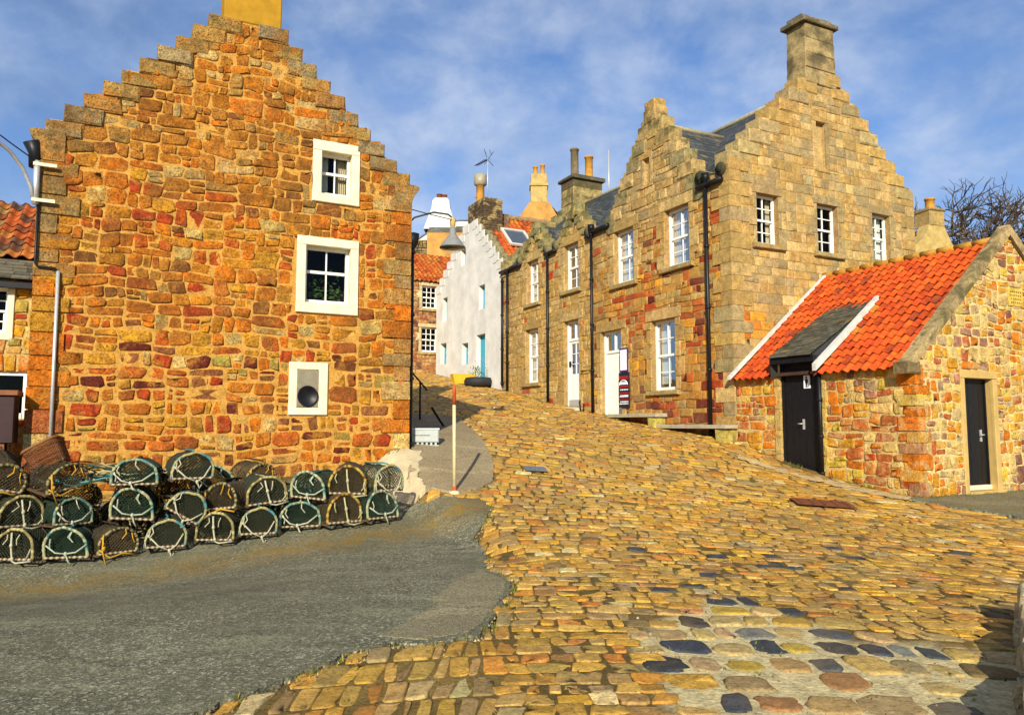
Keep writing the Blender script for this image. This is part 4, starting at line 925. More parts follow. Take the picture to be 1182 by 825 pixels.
mb.tube([(.4, apx-.1-o0, 10.8), (8, apx-.1-o0, 10.8)], .13, 8, (.25, .17, .08))
mb.quad([(8, 0, 7.9), (8, el-o0, 7.7), (8, apx-.1-o0, 10.7)], (.4, .3, .2)); rfw = mb.build('roof', M['tile'], WH)
# skylight
mb = MB(); e = br.normalized(); ax = Vector((1, 0, 0)); n = ax.cross(e); n = n if n.z > 0 else -n
P0 = Vector((.42, 0, 7.95))+ax*.45+e*1.45+n*.09
def skq(x0, y0, x1, y1, h, col=(1, 1, 1)): 
    p = [P0+ax*x0+e*y0, P0+ax*x1+e*y0, P0+ax*x1+e*y1, P0+ax*x0+e*y1]; q = [v+n*h for v in p]
    mb.add([tuple(v) for v in p+q], [(4, 5, 6, 7)]+[(i, (i+1) % 4, 4+(i+1) % 4, 4+i) for i in range(4)], col)
for r in ((0, 0, 1.15, .1), (0, 1.25, 1.15, 1.35), (0, .1, .1, 1.25), (1.05, .1, 1.15, 1.25)): skq(*r, .09)
skl = mb.build('skylight', M['lead'], WH)
mb = MB(); skq(.1, .1, 1.05, 1.25, .04); mb.build('pane', flat_mat('skylight_glass', (.06, .075, .09), .08, .1, 3, .8), skl)
mb = MB(); zq = 9.35
for k in range(19): 
    ww = .0 if k % 2 else .012
    mb.box(lambda x, y, z: (x, y, z), (.1+ww, 15.35-o0-.72+ww, zq+k*.1), (1.0-ww, 15.35-o0+.95-ww, zq+k*.1+.088), cl((.11, .07, .035), .35))
mb.box(ID, (.12, 15.35-o0-.68, zq), (.98, 15.35-o0+.9, zq+1.88), (.16, .13, .08))
cw = mb.build('chimney', M['rubble'], WH); pots(cw, [(.5, 15.85-o0, zq+1.88, .2, .95), (.6, 16.15-o0, zq+1.88, .17, .5)])
mb = MB(); mb.lathe((.5, 15.85-o0, zq+2.75), [(.2, 0), (.28, .06), (.28, .5), (.22, .5), (.0, .42)], 12); mb.build('chimney_cowl', flat_mat('cowl_metal', (.30, .26, .16), .5, .3, 9, .5), cw)
mb = MB(); block(mb, lambda u, v, d: (u, -d, v), .95, 9.7, 1.5, 10.75, -3.4, -2.4, (.16, .10, .06), .02, .01, 0, True); mb.build('chimney', M['rubble'], WH)
ae = thing('television_aerial', 'television aerial on a thin pole above the white house chimney', 'aerial', W(OR, .6, 15.3)+(11.15,), A27)
mb = MB(); mb.tube([(0, 0, 0), (0, 0, 2.1)], .022, 6); mb.build('mast', M['steel'], ae)
mb = MB(); mb.tube([(0, .05, 2.0), (-.1, 1.05, 2.05)], .022, 5)
for i in range(7): y = .1+i*.15; mb.tube([(-.16-.01*i, y, 2.0), (.16-.01*i, y, 2.08)], .01, 4)
for a in (-.22, .22): mb.tube([(0, 0, 2.0), (a, -.12, 2.35)], .012, 4); mb.tube([(0, 0, 2.0), (a, -.12, 1.7)], .012, 4); mb.tube([(a*.6, -.1, 2.2), (a*.6+.01, .12, 2.5)], .012, 4)
mb.build('antenna_elements', M['black'], ae)
# ================================================================== RED HOUSE closing the street
RH = thing('red_roofed_house', 'reddish stone house with cream framed windows closing the top of the street', 'house', W(OR, 0, 20)+(4.0,), A27, frame=True)
rm = lambda u, v, d: (u, -d, v); mb = MB(); rws = [(-.66, 7.15, .12, 8.24), (-.68, 5.06, .14, 6.24), (-2.6, 7.15, -1.82, 8.24), (-2.6, 5.06, -1.8, 6.24)]
rubble(mb, rm, [(-4.5, 3.4, 4, 8.5)], [grow(o, .16, .18, .14) for o in rws], lambda u, v: pick([(3, (.36, .13, .04)), (2, (.26, .08, .03)), (2, (.44, .24, .07)), (1, (.15, .05, .03))]), band=(.4, .6), maxw=.6, maxh=.32, area=.1, mcol=(.30, .17, .07))
for o in rws: dress(mb, rm, o, jw=.16, lint=.18, col=(.60, .46, .24))
mb.quad([(-4.5, 0, 3.4), (-4.5, 6, 3.4), (-4.5, 6, 8.5), (-4.5, 3, 10.6), (-4.5, 0, 8.5)], (.3, .2, .1), 1)
mb.build('wall', [M['rubble'], M['mortar']], RH)
for o in rws: sash(RH, rm, *o, .1, 3, (2, 2), .06, .03, None, None)
mb = MB(); bq = Vector((0, 3, 2.0)); pantiles(mb, (-4.6, -.15, 8.45), (1, 0, 0), tuple(bq), 8.6, bq.length, pal_or, .24, .29, None, .04, 6)
mb.quad([(-4.6, 6, 8.4), (4, 6, 8.4), (4, 2.9, 10.45), (-4.6, 2.9, 10.45)], (.3, .08, .02)); mb.build('roof', M['tile'], RH)
# ================================================================== houses on the hill behind
def at(px, Y): return (px-591)/865*Y/.985
BG = thing('white_chimney_house', 'far stone house with curved white parapet and white tapered chimney', 'house', (at(508, 44), 44, 5), 0, frame=True)
Yk = 44/865; zf = lambda py: 1.6+(490-py)/865*44
mb = MB()
rubble(mb, gab, [(-1.6, 4, 2.4, zf(274))], [], lambda u, v: pick([(3, (.16, .11, .05)), (2, (.24, .17, .07)), (1, (.34, .24, .09))]), mcol=(.2, .15, .08))
mb.quad([(-1.6, 0, 4), (-1.6, 5, 4), (-1.6, 5, zf(274)), (-1.6, 0, zf(274))], (.2, .15, .08), 1); mb.quad([(2.4, 0, 4), (2.4, 5, 4), (2.4, 5, zf(274)), (2.4, 0, zf(274))], (.2, .15, .08), 1)
block(mb, gab, -.72, zf(297), .2, zf(266), -.03, .12, (.40, .28, .05), .03, .01)
mb.build('wall', [M['rubble'], M['mortar']], BG)
mb = MB(); n = 20; prf = []
for i in range(n+1):
    q = i/n; prf.append((-1.75+3.6*q, zf(280)+(zf(252)-zf(280))*math.sin(min(1, q*1.15)*PI/2)))
for (x0, z0), (x1, z1) in zip(prf, prf[1:]):
    vs = [(x, y, z) for x, zt in ((x0, z0), (x1, z1)) for y in (.0, .45) for z in (zt-.95, zt)]
    mb.add(vs, [(0, 2, 3, 1), (4, 5, 7, 6), (0, 1, 5, 4), (2, 6, 7, 3), (0, 4, 6, 2), (1, 3, 7, 5)])
mb.build('parapet', M['harl'], BG)
mb = MB(); mb.tube([(x, -.02, z+.06) for x, z in prf], .05, 6); mb.build('coping', flat_mat('dark_lead', (.10, .10, .09), .6, .3, 6), BG)
mb = MB(); zb0 = zf(262)
for a, b, z0, z1 in ((.98, .72, zb0, zf(246)), (.72, .55, zf(246), zf(235)), (.55, .5, zf(235), zf(226)), (.5, .36, zf(226), zf(222))):
    vs = [(x*w_, .5+y*w_*.8, z) for w_, z in ((a, z0), (b, z1)) for x, y in ((-1, -1), (1, -1), (1, 1), (-1, 1))]
    mb.add(vs, [(i, (i+1) % 4, 4+(i+1) % 4, 4+i) for i in range(4)]+[(4, 5, 6, 7)])
cb_ = mb.build('chimney', M['harl'], BG); pots(cb_, [(-.12, .5, zf(222), .17, .3), (.2, .5, zf(222), .15, .26)], 'rust')
mb = MB(); mb.quad([(.3, .6, zf(246)), (2.6, .6, zf(252)), (2.6, 4, zf(245)), (.3, 4, zf(240))]); mb.quad([(.3, .6, zf(246)-.3), (2.6, .6, zf(252)-.3), (2.6, .6, zf(252)), (.3, .6, zf(246))]); mb.build('roof', M['slate'], BG)
B2 = thing('orange_gable_house', 'far orange rendered gable with tall two-pot chimney behind the skylight roof', 'house', (at(623, 42), 42, 5), 0, frame=True)
zf = lambda py: 1.6+(490-py)/865*42
mb = MB(); pr = [(-2.2, 5), (2.2, 5), (2.2, zf(280)), (1.15, zf(250)), (.55, zf(228)), (-.55, zf(228)), (-1.3, zf(250)), (-2.2, zf(270))]; n = len(pr)
vs = [(x, y, z) for y in (0, 5) for x, z in pr]; mb.add(vs, [tuple(range(n)), tuple(range(2*n-1, n-1, -1))]+[(i, (i+1) % n, n+(i+1) % n, n+i) for i in range(n)]); mb.build('wall', M['orange_render'], B2)
mb = MB(); block(mb, gab, -.5, zf(229), .45, zf(209), -.9, .02, (1, 1, 1), .02, .003, 0, True); block(mb, gab, -.56, zf(209), .51, zf(205.5), -.95, .08, (1, 1, 1), .02, .003, 0, True); block(mb, gab, -.48, zf(205.5), .43, zf(194), -.88, .0, (1, 1, 1), .02, .003, 0, True)
cb_ = mb.build('chimney', M['tan_render'], B2); pots(cb_, [(-.22, .4, zf(194), .14, .55), (.2, .4, zf(194), .14, .65)])
mb = MB(); P = (.55, 0, zf(229)); bb_ = Vector((1.9, 0, -2.3)); 
pantiles(mb, (2.4, .25, zf(274)), (0, 1, 0), (-1.85, 0, zf(229)-zf(274)), 4.5, 3.0, pal_or, .24, .3)
mb.build('roof', M['tile'], B2)
mb = MB(); slates(mb, (-6.5, .6, zf(262)), (1, 0, 0), (0, 2.6, 1.4), 5.6, 2.8, .3, .2, base=(.10, .095, .06)); mb.build('wing_roof', M['slate'], B2)
mb = MB(); mb.quad([(-6.5, .6, 5), (-1.3, .6, 5), (-1.3, .6, zf(262)), (-6.5, .6, zf(262))]); mb.quad([(-6.5, .6, 5), (-6.5, 5, 5), (-6.5, 5, zf(262)), (-6.5, 3.2, zf(262)+1.4), (-6.5, .6, zf(262))]); mb.build('wing_wall', M['orange_render'], B2)
B3 = thing('hillside_cottage', 'far tan cottage gable with one chimney pot, behind the outhouse roof', 'house', (at(1084, 30), 30, 1), .35, frame=True)
zf = lambda py: 1.6+(490-py)/865*30
mb = MB(); pr = [(-1.5, 1), (1.75, 1), (1.75, zf(312)), (1.15, zf(292)), (.75, zf(275)), (.38, zf(256)), (-.42, zf(256)), (-.75, zf(272)), (-1.5, zf(290))]; n = len(pr)
vs = [(x, y, z) for y in (0, .5) for x, z in pr]; mb.add(vs, [tuple(range(n)), tuple(range(2*n-1, n-1, -1))]+[(i, (i+1) % n, n+(i+1) % n, n+i) for i in range(n)]); mb.quad([(-1.5, 0, 1), (-1.5, 7, 1), (-1.5, 7, zf(290)), (-1.5, 0, zf(290))]); mb.quad([(1.75, 0, 1), (1.75, 7, 1), (1.75, 7, zf(312)), (1.75, 0, zf(312))]); mb.build('wall', M['tan_render'], B3)
mb = MB(); block(mb, gab, -.4, zf(257), .4, zf(239), -.7, .03, (.40, .27, .09), .03, .01, 0, True); block(mb, gab, -.44, zf(239), .44, zf(236), -.74, .07, (.34, .24, .09), .03, .01, 0, True); cb_ = mb.build('chimney', M['ashlar'], B3)
pots(cb_, [(.05, .33, zf(236), .2, .5)])
mb = MB(); pantiles(mb, (-1.75, .4, zf(284)), (0, 1, 0), (1.75, 0, zf(258)-zf(284)), 6.6, 2.0, lambda: (.42, .05, .015), .24, .3); mb.build('roof', M['tile'], B3)
B4 = thing('distant_red_roof', 'distant white cottage with dark red roof, left of the tan cottage gable', 'house', (at(1050, 37), 37, 1), .35, frame=True)
zf = lambda py: 1.6+(490-py)/865*37
mb = MB(); block(mb, gab, -3.0, 1, 1.6, zf(272), -4, 0, (1, 1, 1), .02, .003, 0, True); mb.build('wall', M['harl'], B4)
mb = MB(); pantiles(mb, (-3.2, -.2, zf(276)), (1, 0, 0), (0, 2, 1.25), 5, 2.3, lambda: (.36, .03, .015), .26, .32); mb.build('roof', M['tile'], B4)
mb = MB(); block(mb, gab, .2, zf(272), .8, zf(256), -2.2, -1.6, (.6, .5, .3), .02, .003, 0, True); cb_ = mb.build('chimney', M['harl'], B4); pots(cb_, [(.5, 1.9, zf(256), .22, .5)])
# ------------------------------------------------------------------ bare tree
tr = thing('bare_tree', 'leafless tree with a wide crown of dark twigs at far right', 'tree', (at(1114, 46), 46, 3.9), 0)
tw = MB(); tk = MB()
def branch(p, d, ln, r, lvl, trunk=False):
    pts = [p]; q = Vector(p); dd_ = Vector(d)
    for i in range(4):
        dd_ = (dd_+Vector((rnd.gauss(0, .13), rnd.gauss(0, .13), rnd.gauss(.03, .10)))).normalized(); q = q+dd_*ln/4; pts.append(tuple(q))
    (tk if trunk else tw).tube(pts, [r*(1-.09*i) for i in range(5)], 6 if lvl < 2 else 3, cap=False)
    if lvl >= 6: return
    for k in range((4 if lvl < 3 else 3) if lvl else 6):
        f = pts[4] if k == 0 and lvl else pts[rnd.choice((2, 3, 4))]
        a = Vector((rnd.gauss(0, 1), rnd.gauss(0, 1), rnd.gauss(.1, .6))).normalized()
        nd = (dd_*.75+a*(.75 if lvl else .95)).normalized()
        if nd.z < -.15: nd.z *= -.4
        branch(f, nd, ln*rnd.uniform(.56, .80), max(.010, r*.62), lvl+1)
branch((0, 0, 0), (0, 0, 1), 5.2, .32, 0, True)
for d_ in ((.9, .1, .45), (-.85, .1, .5), (.3, -.3, .9), (-.3, .3, .9), (.6, .4, .6), (-.55, -.4, .7)): branch((0, 0, 4.7), d_, rnd.uniform(3.1, 4.0), .24, 1)
tk.build('trunk', M['bark'], tr); tw.build('crown', M['bark'], tr)
# ================================================================== CREELS
def dprof(w=.27, h=.38, n=12):
    pts = [(-w, 0), (-w, h*.3)]
    for i in range(1, n): q = PI-PI*i/n; pts.append((w*math.cos(q), h*.3+h*.7*math.sin(q)))
    return pts+[(w, h*.3), (w, 0)]
def rcols(base, n, alt):
    return [cl(alt if rnd.random() < .33 else base, .25, .08) for _ in range(n)]
NV = [0]
def make_creel(base, alt, br_, bcol, netmat):
    P = dprof(rnd.uniform(.235, .27), rnd.uniform(.33, .40)); lean = rnd.uniform(-.05, .05); P = [(x+lean*z/.38+rnd.uniform(-.008, .008), z*(1+rnd.uniform(-.03, .03))) for x, z in P]; Ln = .68; root = bpy.data.objects.new('lobster_creel', None); COL.objects.link(root)
    fr = MB()
    for x in (-.26, 0, .26): fr.box(ID, (x-.02, 0, .0), (x+.02, Ln, .022), (.10, .06, .03))
    for y in (.0, .22, .44, Ln-.04): fr.box(ID, (-.27, y, .022), (.27, y+.04, .04), (.11, .07, .035))
    for y in (.36, Ln-.01): fr.tube([(x, y, z+.03) for x, z in P], .011, 6, (.03, .03, .025))
    fr.build('base_frame', M['wood'], root)
    rp = MB(); dense = []
    for (x0, z0), (x1, z1) in zip(P, P[1:]):
        for k in range(3): dense.append((x0+(x1-x0)*k/3, .0, z0+(z1-z0)*k/3+.03))
    dense.append((P[-1][0], 0, .03)); nd = len(dense)
    rp.tube(dense, [.018+.005*(i % 2) for i in range(nd)], 6, rcols(base, nd, alt))
    bl = [(-.27+.54*i/16, -.01, .035) for i in range(17)]; rp.tube(bl, [.013+.006*(i % 2) for i in range(17)], 5, [(.55, .45, .28) if i % 2 else (.13, .07, .03) for i in range(17)])
    rp.tube([(0, .0, .41), (.02, .2, .42), (-.02, .45, .42), (0, Ln, .41)], .012, 5, alt)
    rp.build('hoop_rope', M['rope'], root)
    nt_ = MB(); L_ = [0]
    for a, b in zip(P, P[1:]): L_.append(L_[-1]+math.hypot(b[0]-a[0], b[1]-a[1]))
    tot = L_[-1]
    def onp(l):
        l = min(max(l, 0), tot)
        for i in range(len(P)-1):
            if l <= L_[i+1]:
                k = (l-L_[i])/(L_[i+1]-L_[i]); return P[i][0]+(P[i+1][0]-P[i][0])*k, P[i][1]+(P[i+1][1]-P[i][1])*k
        return P[-1]
    stp = .05; i = -Ln
    while i < tot+Ln:
        for sg in (1, -1):
            pts = []
            for k in range(9):
                y = Ln*k/8; l = i+sg*(y if sg > 0 else y-Ln)*1.0 if sg > 0 else i+(Ln-y)
                if 0 <= l <= tot: x, z = onp(l); pts.append((x*.985, y, z*.985+.03))
            if len(pts) > 1: nt_.tube(pts, .0046, 3, cap=False)
        i += stp
    for yy in (.006, .17, .42, Ln-.005):                    # end and parlour nets
        i = -.6
        while i < .8:
            for sg in (1, -1):
                pts = []
                for k in range(31):
                    x = -.265+.53*k/30; z = i+sg*x
                    zt = max([z0+(z1-z0)*(x-x0)/(x1-x0) for (x0, z0), (x1, z1) in zip(P, P[1:]) if x0 < x <= x1] or [0])
                    if .0 <= z <= zt: pts.append((x, yy+.03*math.sin(z*9)*(yy < .1), z+.03))
                if len(pts) > 1: nt_.tube([pts[0], pts[len(pts)//2], pts[-1]], .0046, 3, cap=False)
            i += .047
    nt_.build('netting', netmat, root)
    b = MB(); k_ = NV[0]; NV[0] += 1
    sx_ = rnd.choice((-1, 1)); kn = (sx_*rnd.uniform(.0, .12), -.05, rnd.uniform(-.02, .1))
    def knot(p): b.tube([(p[0], p[1], p[2]+.025), p, (p[0], p[1], p[2]-.035)], [.014, .024, .012], 6, bcol)
    if k_ in (0, 2, 4):
        for e in ((-.24, -.02, .2), (.24, -.02, .2)): b.tube([e, ((e[0]+kn[0])/2, -.05, (e[2]+kn[2])/2-.04), kn], .011, 5, bcol)
        b.tube([kn, (kn[0]+.03, -.055, kn[2]-.09), (kn[0]+.06, -.05, -.05)], .010, 5, bcol); knot(kn)
    elif k_ in (1, 5):
        b.tube([(.02*sx_, -.02, .38), (.0, -.05, .2), (-.03*sx_, -.06, .02), (.1, -.09, .0), (.28, -.05, .02)], .013, 5, bcol); knot((0, -.05, .22)); knot((-.03*sx_, -.06, .05))
    else:
        b.tube([(-.25, -.02, .1), (-.12, -.05, -.02), (.05, -.06, .03), (.26, -.03, -.02)], .012, 5, bcol); b.tube([(.2*sx_, -.02, .3), (.22*sx_, -.05, .1), (.16*sx_, -.06, -.15)], .011, 5, bcol); knot((.2*sx_, -.05, .12))
    for q in range(3): a = rnd.uniform(0, PI); p = (.25*math.cos(a), -.012, .12+.25*math.sin(a)); b.tube([p, (p[0]+rnd.uniform(-.03, .03), -.05, p[2]-.06), (p[0]+rnd.uniform(-.05, .05), -.03, p[2]-.13)], .008, 4, bcol)
    b.build('bridle_rope', M['rope'], root)
    return root
nets = [M['net'], flat_mat('green_net', (.014, .034, .016), .8, .6, 25), flat_mat('brown_net', (.055, .038, .014), .85, .6, 25)]
PR = [(make_creel((.34, .30, .12), (.08, .22, .21), 0, (.50, .46, .30), nets[0]), 'pale and teal roped'),
      (make_creel((.40, .27, .05), (.16, .07, .02), 0, (.44, .40, .20), nets[2]), 'yellow and orange roped'),
      (make_creel((.12, .23, .19), (.38, .33, .14), 0, (.50, .48, .34), nets[1]), 'blue green roped'),
      (make_creel((.30, .26, .11), (.05, .04, .02), 0, (.56, .30, .03), nets[2]), 'dirty cream roped'),
      (make_creel((.38, .38, .20), (.05, .16, .13), 0, (.40, .44, .30), nets[1]), 'cream and dark green roped'),
      (make_creel((.22, .17, .07), (.42, .36, .14), 0, (.48, .44, .28), nets[0]), 'brown roped')]
used = set()
def copy_tree(o, parent=None):
    c = o.copy(); COL.objects.link(c)
    if parent: c.parent = parent
    for ch in o.children: copy_tree(ch, c)
    return c
ORD = ['rightmost', 'second', 'third', 'fourth', 'fifth', 'sixth', 'seventh', 'eighth', 'ninth', 'tenth', 'eleventh']
def creel(v, s, t, z, rz, label, tilt=(0, 0)):
    src, desc = PR[v]
    o = src if v not in used else copy_tree(src); used.add(v)
    X, Y = W(OR, s, t); o.location = (X, Y, z); o.rotation_euler = (tilt[0], tilt[1], rz); o.scale = (rnd.uniform(.86, 1.02), rnd.uniform(.85, 1), rnd.uniform(.88, 1.02))
    tag(o, desc+' creel, '+label, 'lobster creel', 'lobster creels stacked against the gable house')
def line(s): return -2.95+(s+9.5)*(.40/-4.65)*-1*-1 if False else -3.0+(-9.5-s)*.10
def gsz(s, t): return gz(*W(OR, s, t))
nF = 11
vs1 = [4, 1, 2, 0, 5, 0, 3, 4, 5, 1, 0]; vs2 = [0, 1, 4, 5, 3, 0, 4, 2, 5, 3, 0]
for i in range(nF):
    s = -9.62-i*.565; t = line(s); z = gsz(s, t+.3)+.035
    nm = ORD[i]+(' from the right' if i else '')
    creel(vs1[i], s+rnd.uniform(-.02, .02), t+rnd.uniform(-.09, .09), z, A27+rnd.choice((-.55, -.25, -.1, .1, .25, .5))*rnd.uniform(.7, 1.2), nm+' in the bottom front row')
    if i < 11 and i not in (): 
        creel(vs2[i], s+.1+rnd.uniform(-.06, .06), t+.08+rnd.uniform(-.08, .12), z+.385, A27+rnd.choice((-.7, -.3, -.1, .1, .3, .6))*rnd.uniform(.7, 1.2), nm+' in the second layer', (rnd.uniform(-.06, .06), rnd.uniform(-.12, .12)) if i != 5 else (0, .55))
    if i >= 1: creel(rnd.randrange(6), s+.12, t+.85, gsz(s, t+1.1)+.03, A27+rnd.uniform(-.4, .4), 'back row, behind the '+nm+' front creel')
for i in range(3, 11, 1):
    s = -9.5-i*.565; t = line(s); creel(rnd.randrange(6), s+rnd.uniform(-.08, .08), t+.85+rnd.uniform(-.1, .1), gsz(s, t+1.1)+.03+.39, A27+rnd.uniform(-.5, .5), 'back row, second layer, behind the '+ORD[i]+' from right', (rnd.uniform(-.08, .08), rnd.uniform(-.15, .15)))
for k, (s, v, rz, tl, w_) in enumerate(((-12.15, 0, .1, (0, 0), 'upright on top right of the other top creels'), (-12.85, 2, -.15, (0, 0), 'upright on top, second from the right up there'), (-14.35, 3, .3, (.25, .2), 'tilted on top beneath the wicker basket'), (-15.1, 2, .5, (0, .3), 'leaning on top at the far left end'), (-13.6, 3, .6, (.2, -.2), 'slumped on top under the loose ropes'))):
    t = line(s)+.12; creel(v, s, t, gsz(s, t+.3)+.035+.81, A27+rz, w_, tl)
# wire hoop frame lying on top, wicker basket
hp_ = thing('wire_hoop_frame', 'bent rusty wire hoop frame lying on the creels', 'wire frame', W(OR, -13.5, -2.25)+(.82,), A27)
mb = MB()
for y in (0, .5): mb.tube([(-.45+.9*i/14, y, .28*math.sin(PI*i/14)**.5) for i in range(15)], .010, 5)
for x in (-.3, 0, .3): mb.tube([(x, 0, .25), (x, .5, .25)], .008, 5)
mb.build('wire_hoops', M['rust'], hp_)
bk_ = thing('wicker_basket', 'brown wicker basket tilted on top of the creel pile', 'basket', (-5.98, 9.75, 1.18), A27); bk_.rotation_euler = (math.radians(-8), math.radians(-30), math.radians(12))
mb = MB(); wb, lb, hb = .17, .22, .28
def rr_(q, f): return (lb*f*math.copysign(abs(math.cos(q))**.5, math.cos(q)), wb*f*math.copysign(abs(math.sin(q))**.5, math.sin(q)))
n = 40
for i in range(n):
    q = 2*PI*i/n; mb.tube([rr_(q, .86)+(-hb/2,), rr_(q, 1)+(hb/2+.03,)], .006, 4, cl((.16, .06, .02), .3))
for k in range(17):
    f = .86+.14*k/16; z = -hb/2+hb*k/16
    mb.tube([tuple(Vector(rr_(2*PI*i/n, f+(.02 if (i+k) % 2 else -.02))+(z,))) for i in range(n+1)], .0085, 4, cl((.17, .058, .016), .5))
mb.build('woven_sides', M['wicker'], bk_)
mb = MB(); mb.tube([rr_(2*PI*i/n, 1.03)+(hb/2+.03,) for i in range(n+1)], .02, 6, (.22, .085, .028)); mb.build('rim', M['wicker'], bk_)
mb = MB()
for i in range(13): x = -lb*.84+lb*1.68*i/12; mb.tube([(x, -wb*.8, -hb/2), (x, wb*.8, -hb/2)], .011, 4, cl((.2, .075, .024), .3))
mb.build('base', M['wicker'], bk_)
# loose rope coils lying on the pile
rp = MB()
for k in range(26):
    c0 = Vector((rnd.gauss(0, .35), rnd.gauss(0, .12), abs(rnd.gauss(.04, .06)))); pts = []
    a0 = rnd.uniform(0, 6)
    for i in range(12): q = a0+i*.55; r_ = .10+.02*i*rnd.uniform(.6, 1.2); pts.append(tuple(c0+Vector((r_*math.cos(q), r_*.6*math.sin(q), .03*math.sin(i*1.3+k)))))
    rp.tube(pts, .012, 5, cl(pick([(1, (.08, .24, .23)), (1.4, (.40, .36, .18)), (2, (.035, .07, .045))]), .25))
ro = rp.build('rope_tangle', M['rope']); X, Y = W(OR, -13.2, -2.2); ro.location = (X, Y, .86); ro.rotation_euler = (0, 0, A27)
tag(ro, 'teal and cream rope tangle on the creels right of the wicker basket', 'rope')
ro2 = ro.copy(); COL.objects.link(ro2); X, Y = W(OR, -15.2, -2.3); ro2.location = (X, Y, .98); ro2.scale = (.8, .8, .8); tag(ro2, 'teal and cream rope tangle at the far left end of the creel pile', 'rope')
# ================================================================== far-left crate and box
ct = thing('maroon_crate', 'dark maroon wooden chest raised behind the creels at the left edge', 'chest', W(OL, -6.62, -.35)+(0.0,), A27, frame=True)
mb = MB(); block(mb, gab, -.8, 1.33, .52, 2.02, -.55, .0, (1, 1, 1), .01, .003, 0, True); mb.build('body', M['maroon'], ct)
mb = MB(); block(mb, gab, -.85, 2.02, .56, 2.1, -.6, .05, (1, 1, 1), .01, .003, 0, True); mb.build('lid', flat_mat('worn_brown_wood', (.20, .07, .02), .7, .4, 8), ct)
for x in (-.75, .33):
    for y in (.05, .45): mb = MB(); mb.box(ID, (x, y, -.1), (x+.07, y+.07, 1.33)); mb.build('leg', M['maroon'], ct)
mb = MB(); mb.box(ID, (-.8, .02, 1.22), (.42, .06, 1.32)); mb.build('rail', flat_mat('worn_brown_wood_rail', (.20, .07, .02), .7, .4, 8), ct)
wb_ = thing('fish_box', 'white plastic fish box standing below the maroon chest', 'box', W(OL, -6.85, -.62)+(0.0,), A27, frame=True)
mb = MB(); block(mb, gab, -.5, .55, .28, 1.2, -.5, 0, (1, 1, 1), .02, .003, 0, True); mb.build('body', M['cream'], wb_)
mb = MB(); mb.box(gab, (-.54, 1.14, -.54), (.32, 1.2, .03)); mb.build('rim', M['cream'], wb_)
mb = MB(); mb.box(gab, (-.22, .9, .002), (.02, .98, .01)); mb.build('hand_hole', M['dark'], wb_)
mb = MB(); mb.box(gab, (-.48, -.05, -.48), (.26, .55, -.02)); mb.build('stand', M['maroon'], wb_)
# ================================================================== street furniture
po = thing('marker_post', 'thin leaning white pole with rusty red top in the middle of the path', 'post', (-.9, 11.84, .55), 0)
mb = MB(); mb.tube([(0, 0, .0), (-.012, 0, 1.36)], .028, 10); mb.build('shaft', flat_mat('cream_pole_paint', (.55, .46, .24), .5, .25, 8), po)
mb = MB(); mb.tube([(-.012, 0, 1.36), (-.013, 0, 1.62), (-.0135, 0, 1.67)], [.029, .029, .02], 10); mb.build('top_band', M['redpaint'], po)
mb = MB(); mb.tube([(0, 0, -.02), (0, 0, .09)], .033, 10); mb.build('base_band', M['redpaint'], po)
mb = MB(); mb.lathe((0, 0, -.03), [(.10, 0), (.08, .045), (.03, .06)], 9); mb.build('footing', M['concrete'], po)
bx = thing('plastic_crate', 'pale grey slotted plastic box lying at the foot of the gable house corner', 'crate', (-1.70, 14.42, 1.2), .12)
mb = MB(); block(mb, gab, -.30, .06, .30, .32, -.36, 0, (1, 1, 1), .02, .003, 0, True)
for i in range(7): mb.box(gab, (-.29+i*.085, .0, -.3), (-.25+i*.085, .06, -.01))
mb.box(gab, (-.3, -.02, -.35), (.3, .012, -.004)); mb.build('body', M['grate'], bx)
mb = MB()
x = -.18
while x < .12: w_ = rnd.uniform(.012, .03); mb.box(gab, (x, .19, .001), (x+w_, .205, .004)); x += w_+.01
mb.build('printed_line', M['rubber'], bx)
mb = MB(); mb.box(gab, (-.31, .30, -.37), (.31, .335, .012)); mb.build('rim', flat_mat('grey_rim', (.42, .45, .43), .5, .15, 9), bx)
hr = thing('iron_handrail', 'black iron handrail on steps in the shade of the gable house', 'handrail', (-2.28, 18.6, G(1.9)+.0), A27)
mb = MB()
zr0 = 0.1
mb.tube([(0, 0, 0), (0, 0, 1.2)], .025, 6); mb.build('post', M['black'], hr)
mb = MB(); mb.tube([(-.35, -.2, 1.5), (0, 0, 1.22), (.22, .1, 1.02)], .022, 6); mb.build('rail', M['black'], hr)
mb = MB(); mb.tube([(-.3, -1.6, .55), (.12, -1.3, .12)], .03, 6); mb.tube([(.12, -1.3, .12), (.13, -1.29, -.2)], .03, 6); mb.build('brace', M['black'], hr)
hl_ = thing('hanging_lamp', 'grey conical street lamp hanging on a curved bracket over the lane', 'street lamp', (-1.25, 15.5, 5.24), 0)
mb = MB(); mb.lathe((0, 0, 0), [(.275, .06), (.262, .09), (.11, .30), (.075, .36), (.06, .5), (.0, .52)], 20); mb.build('lamp_shade', M['shade'], hl_)
mb = MB(); mb.lathe((0, 0, 0), [(.0, .035), (.1, .03), (.27, .05), (.278, .07)], 20); mb.build('lamp_glass', flat_mat('lamp_glass', (.10, .09, .06), .2, .3, 8, .5), hl_)
mb = MB(); mb.lathe((0, 0, .5), [(.045, 0), (.06, .06), (.06, .18), (.03, .22)], 8); mb.build('lamp_cap', M['tan_render'], hl_)
mb = MB(); mb.tube([(0, 0, .7), (-.1, 0, .78), (-.4, -.02, .82), (-.8, -.05, .7), (-1.15, -.07, .35), (-1.38, -.08, .02)], .02, 6); mb.tube([(-1.38, -.08, -.1), (-1.38, -.08, .3)], .03, 6); mb.build('bracket_arm', M['black'], hl_)
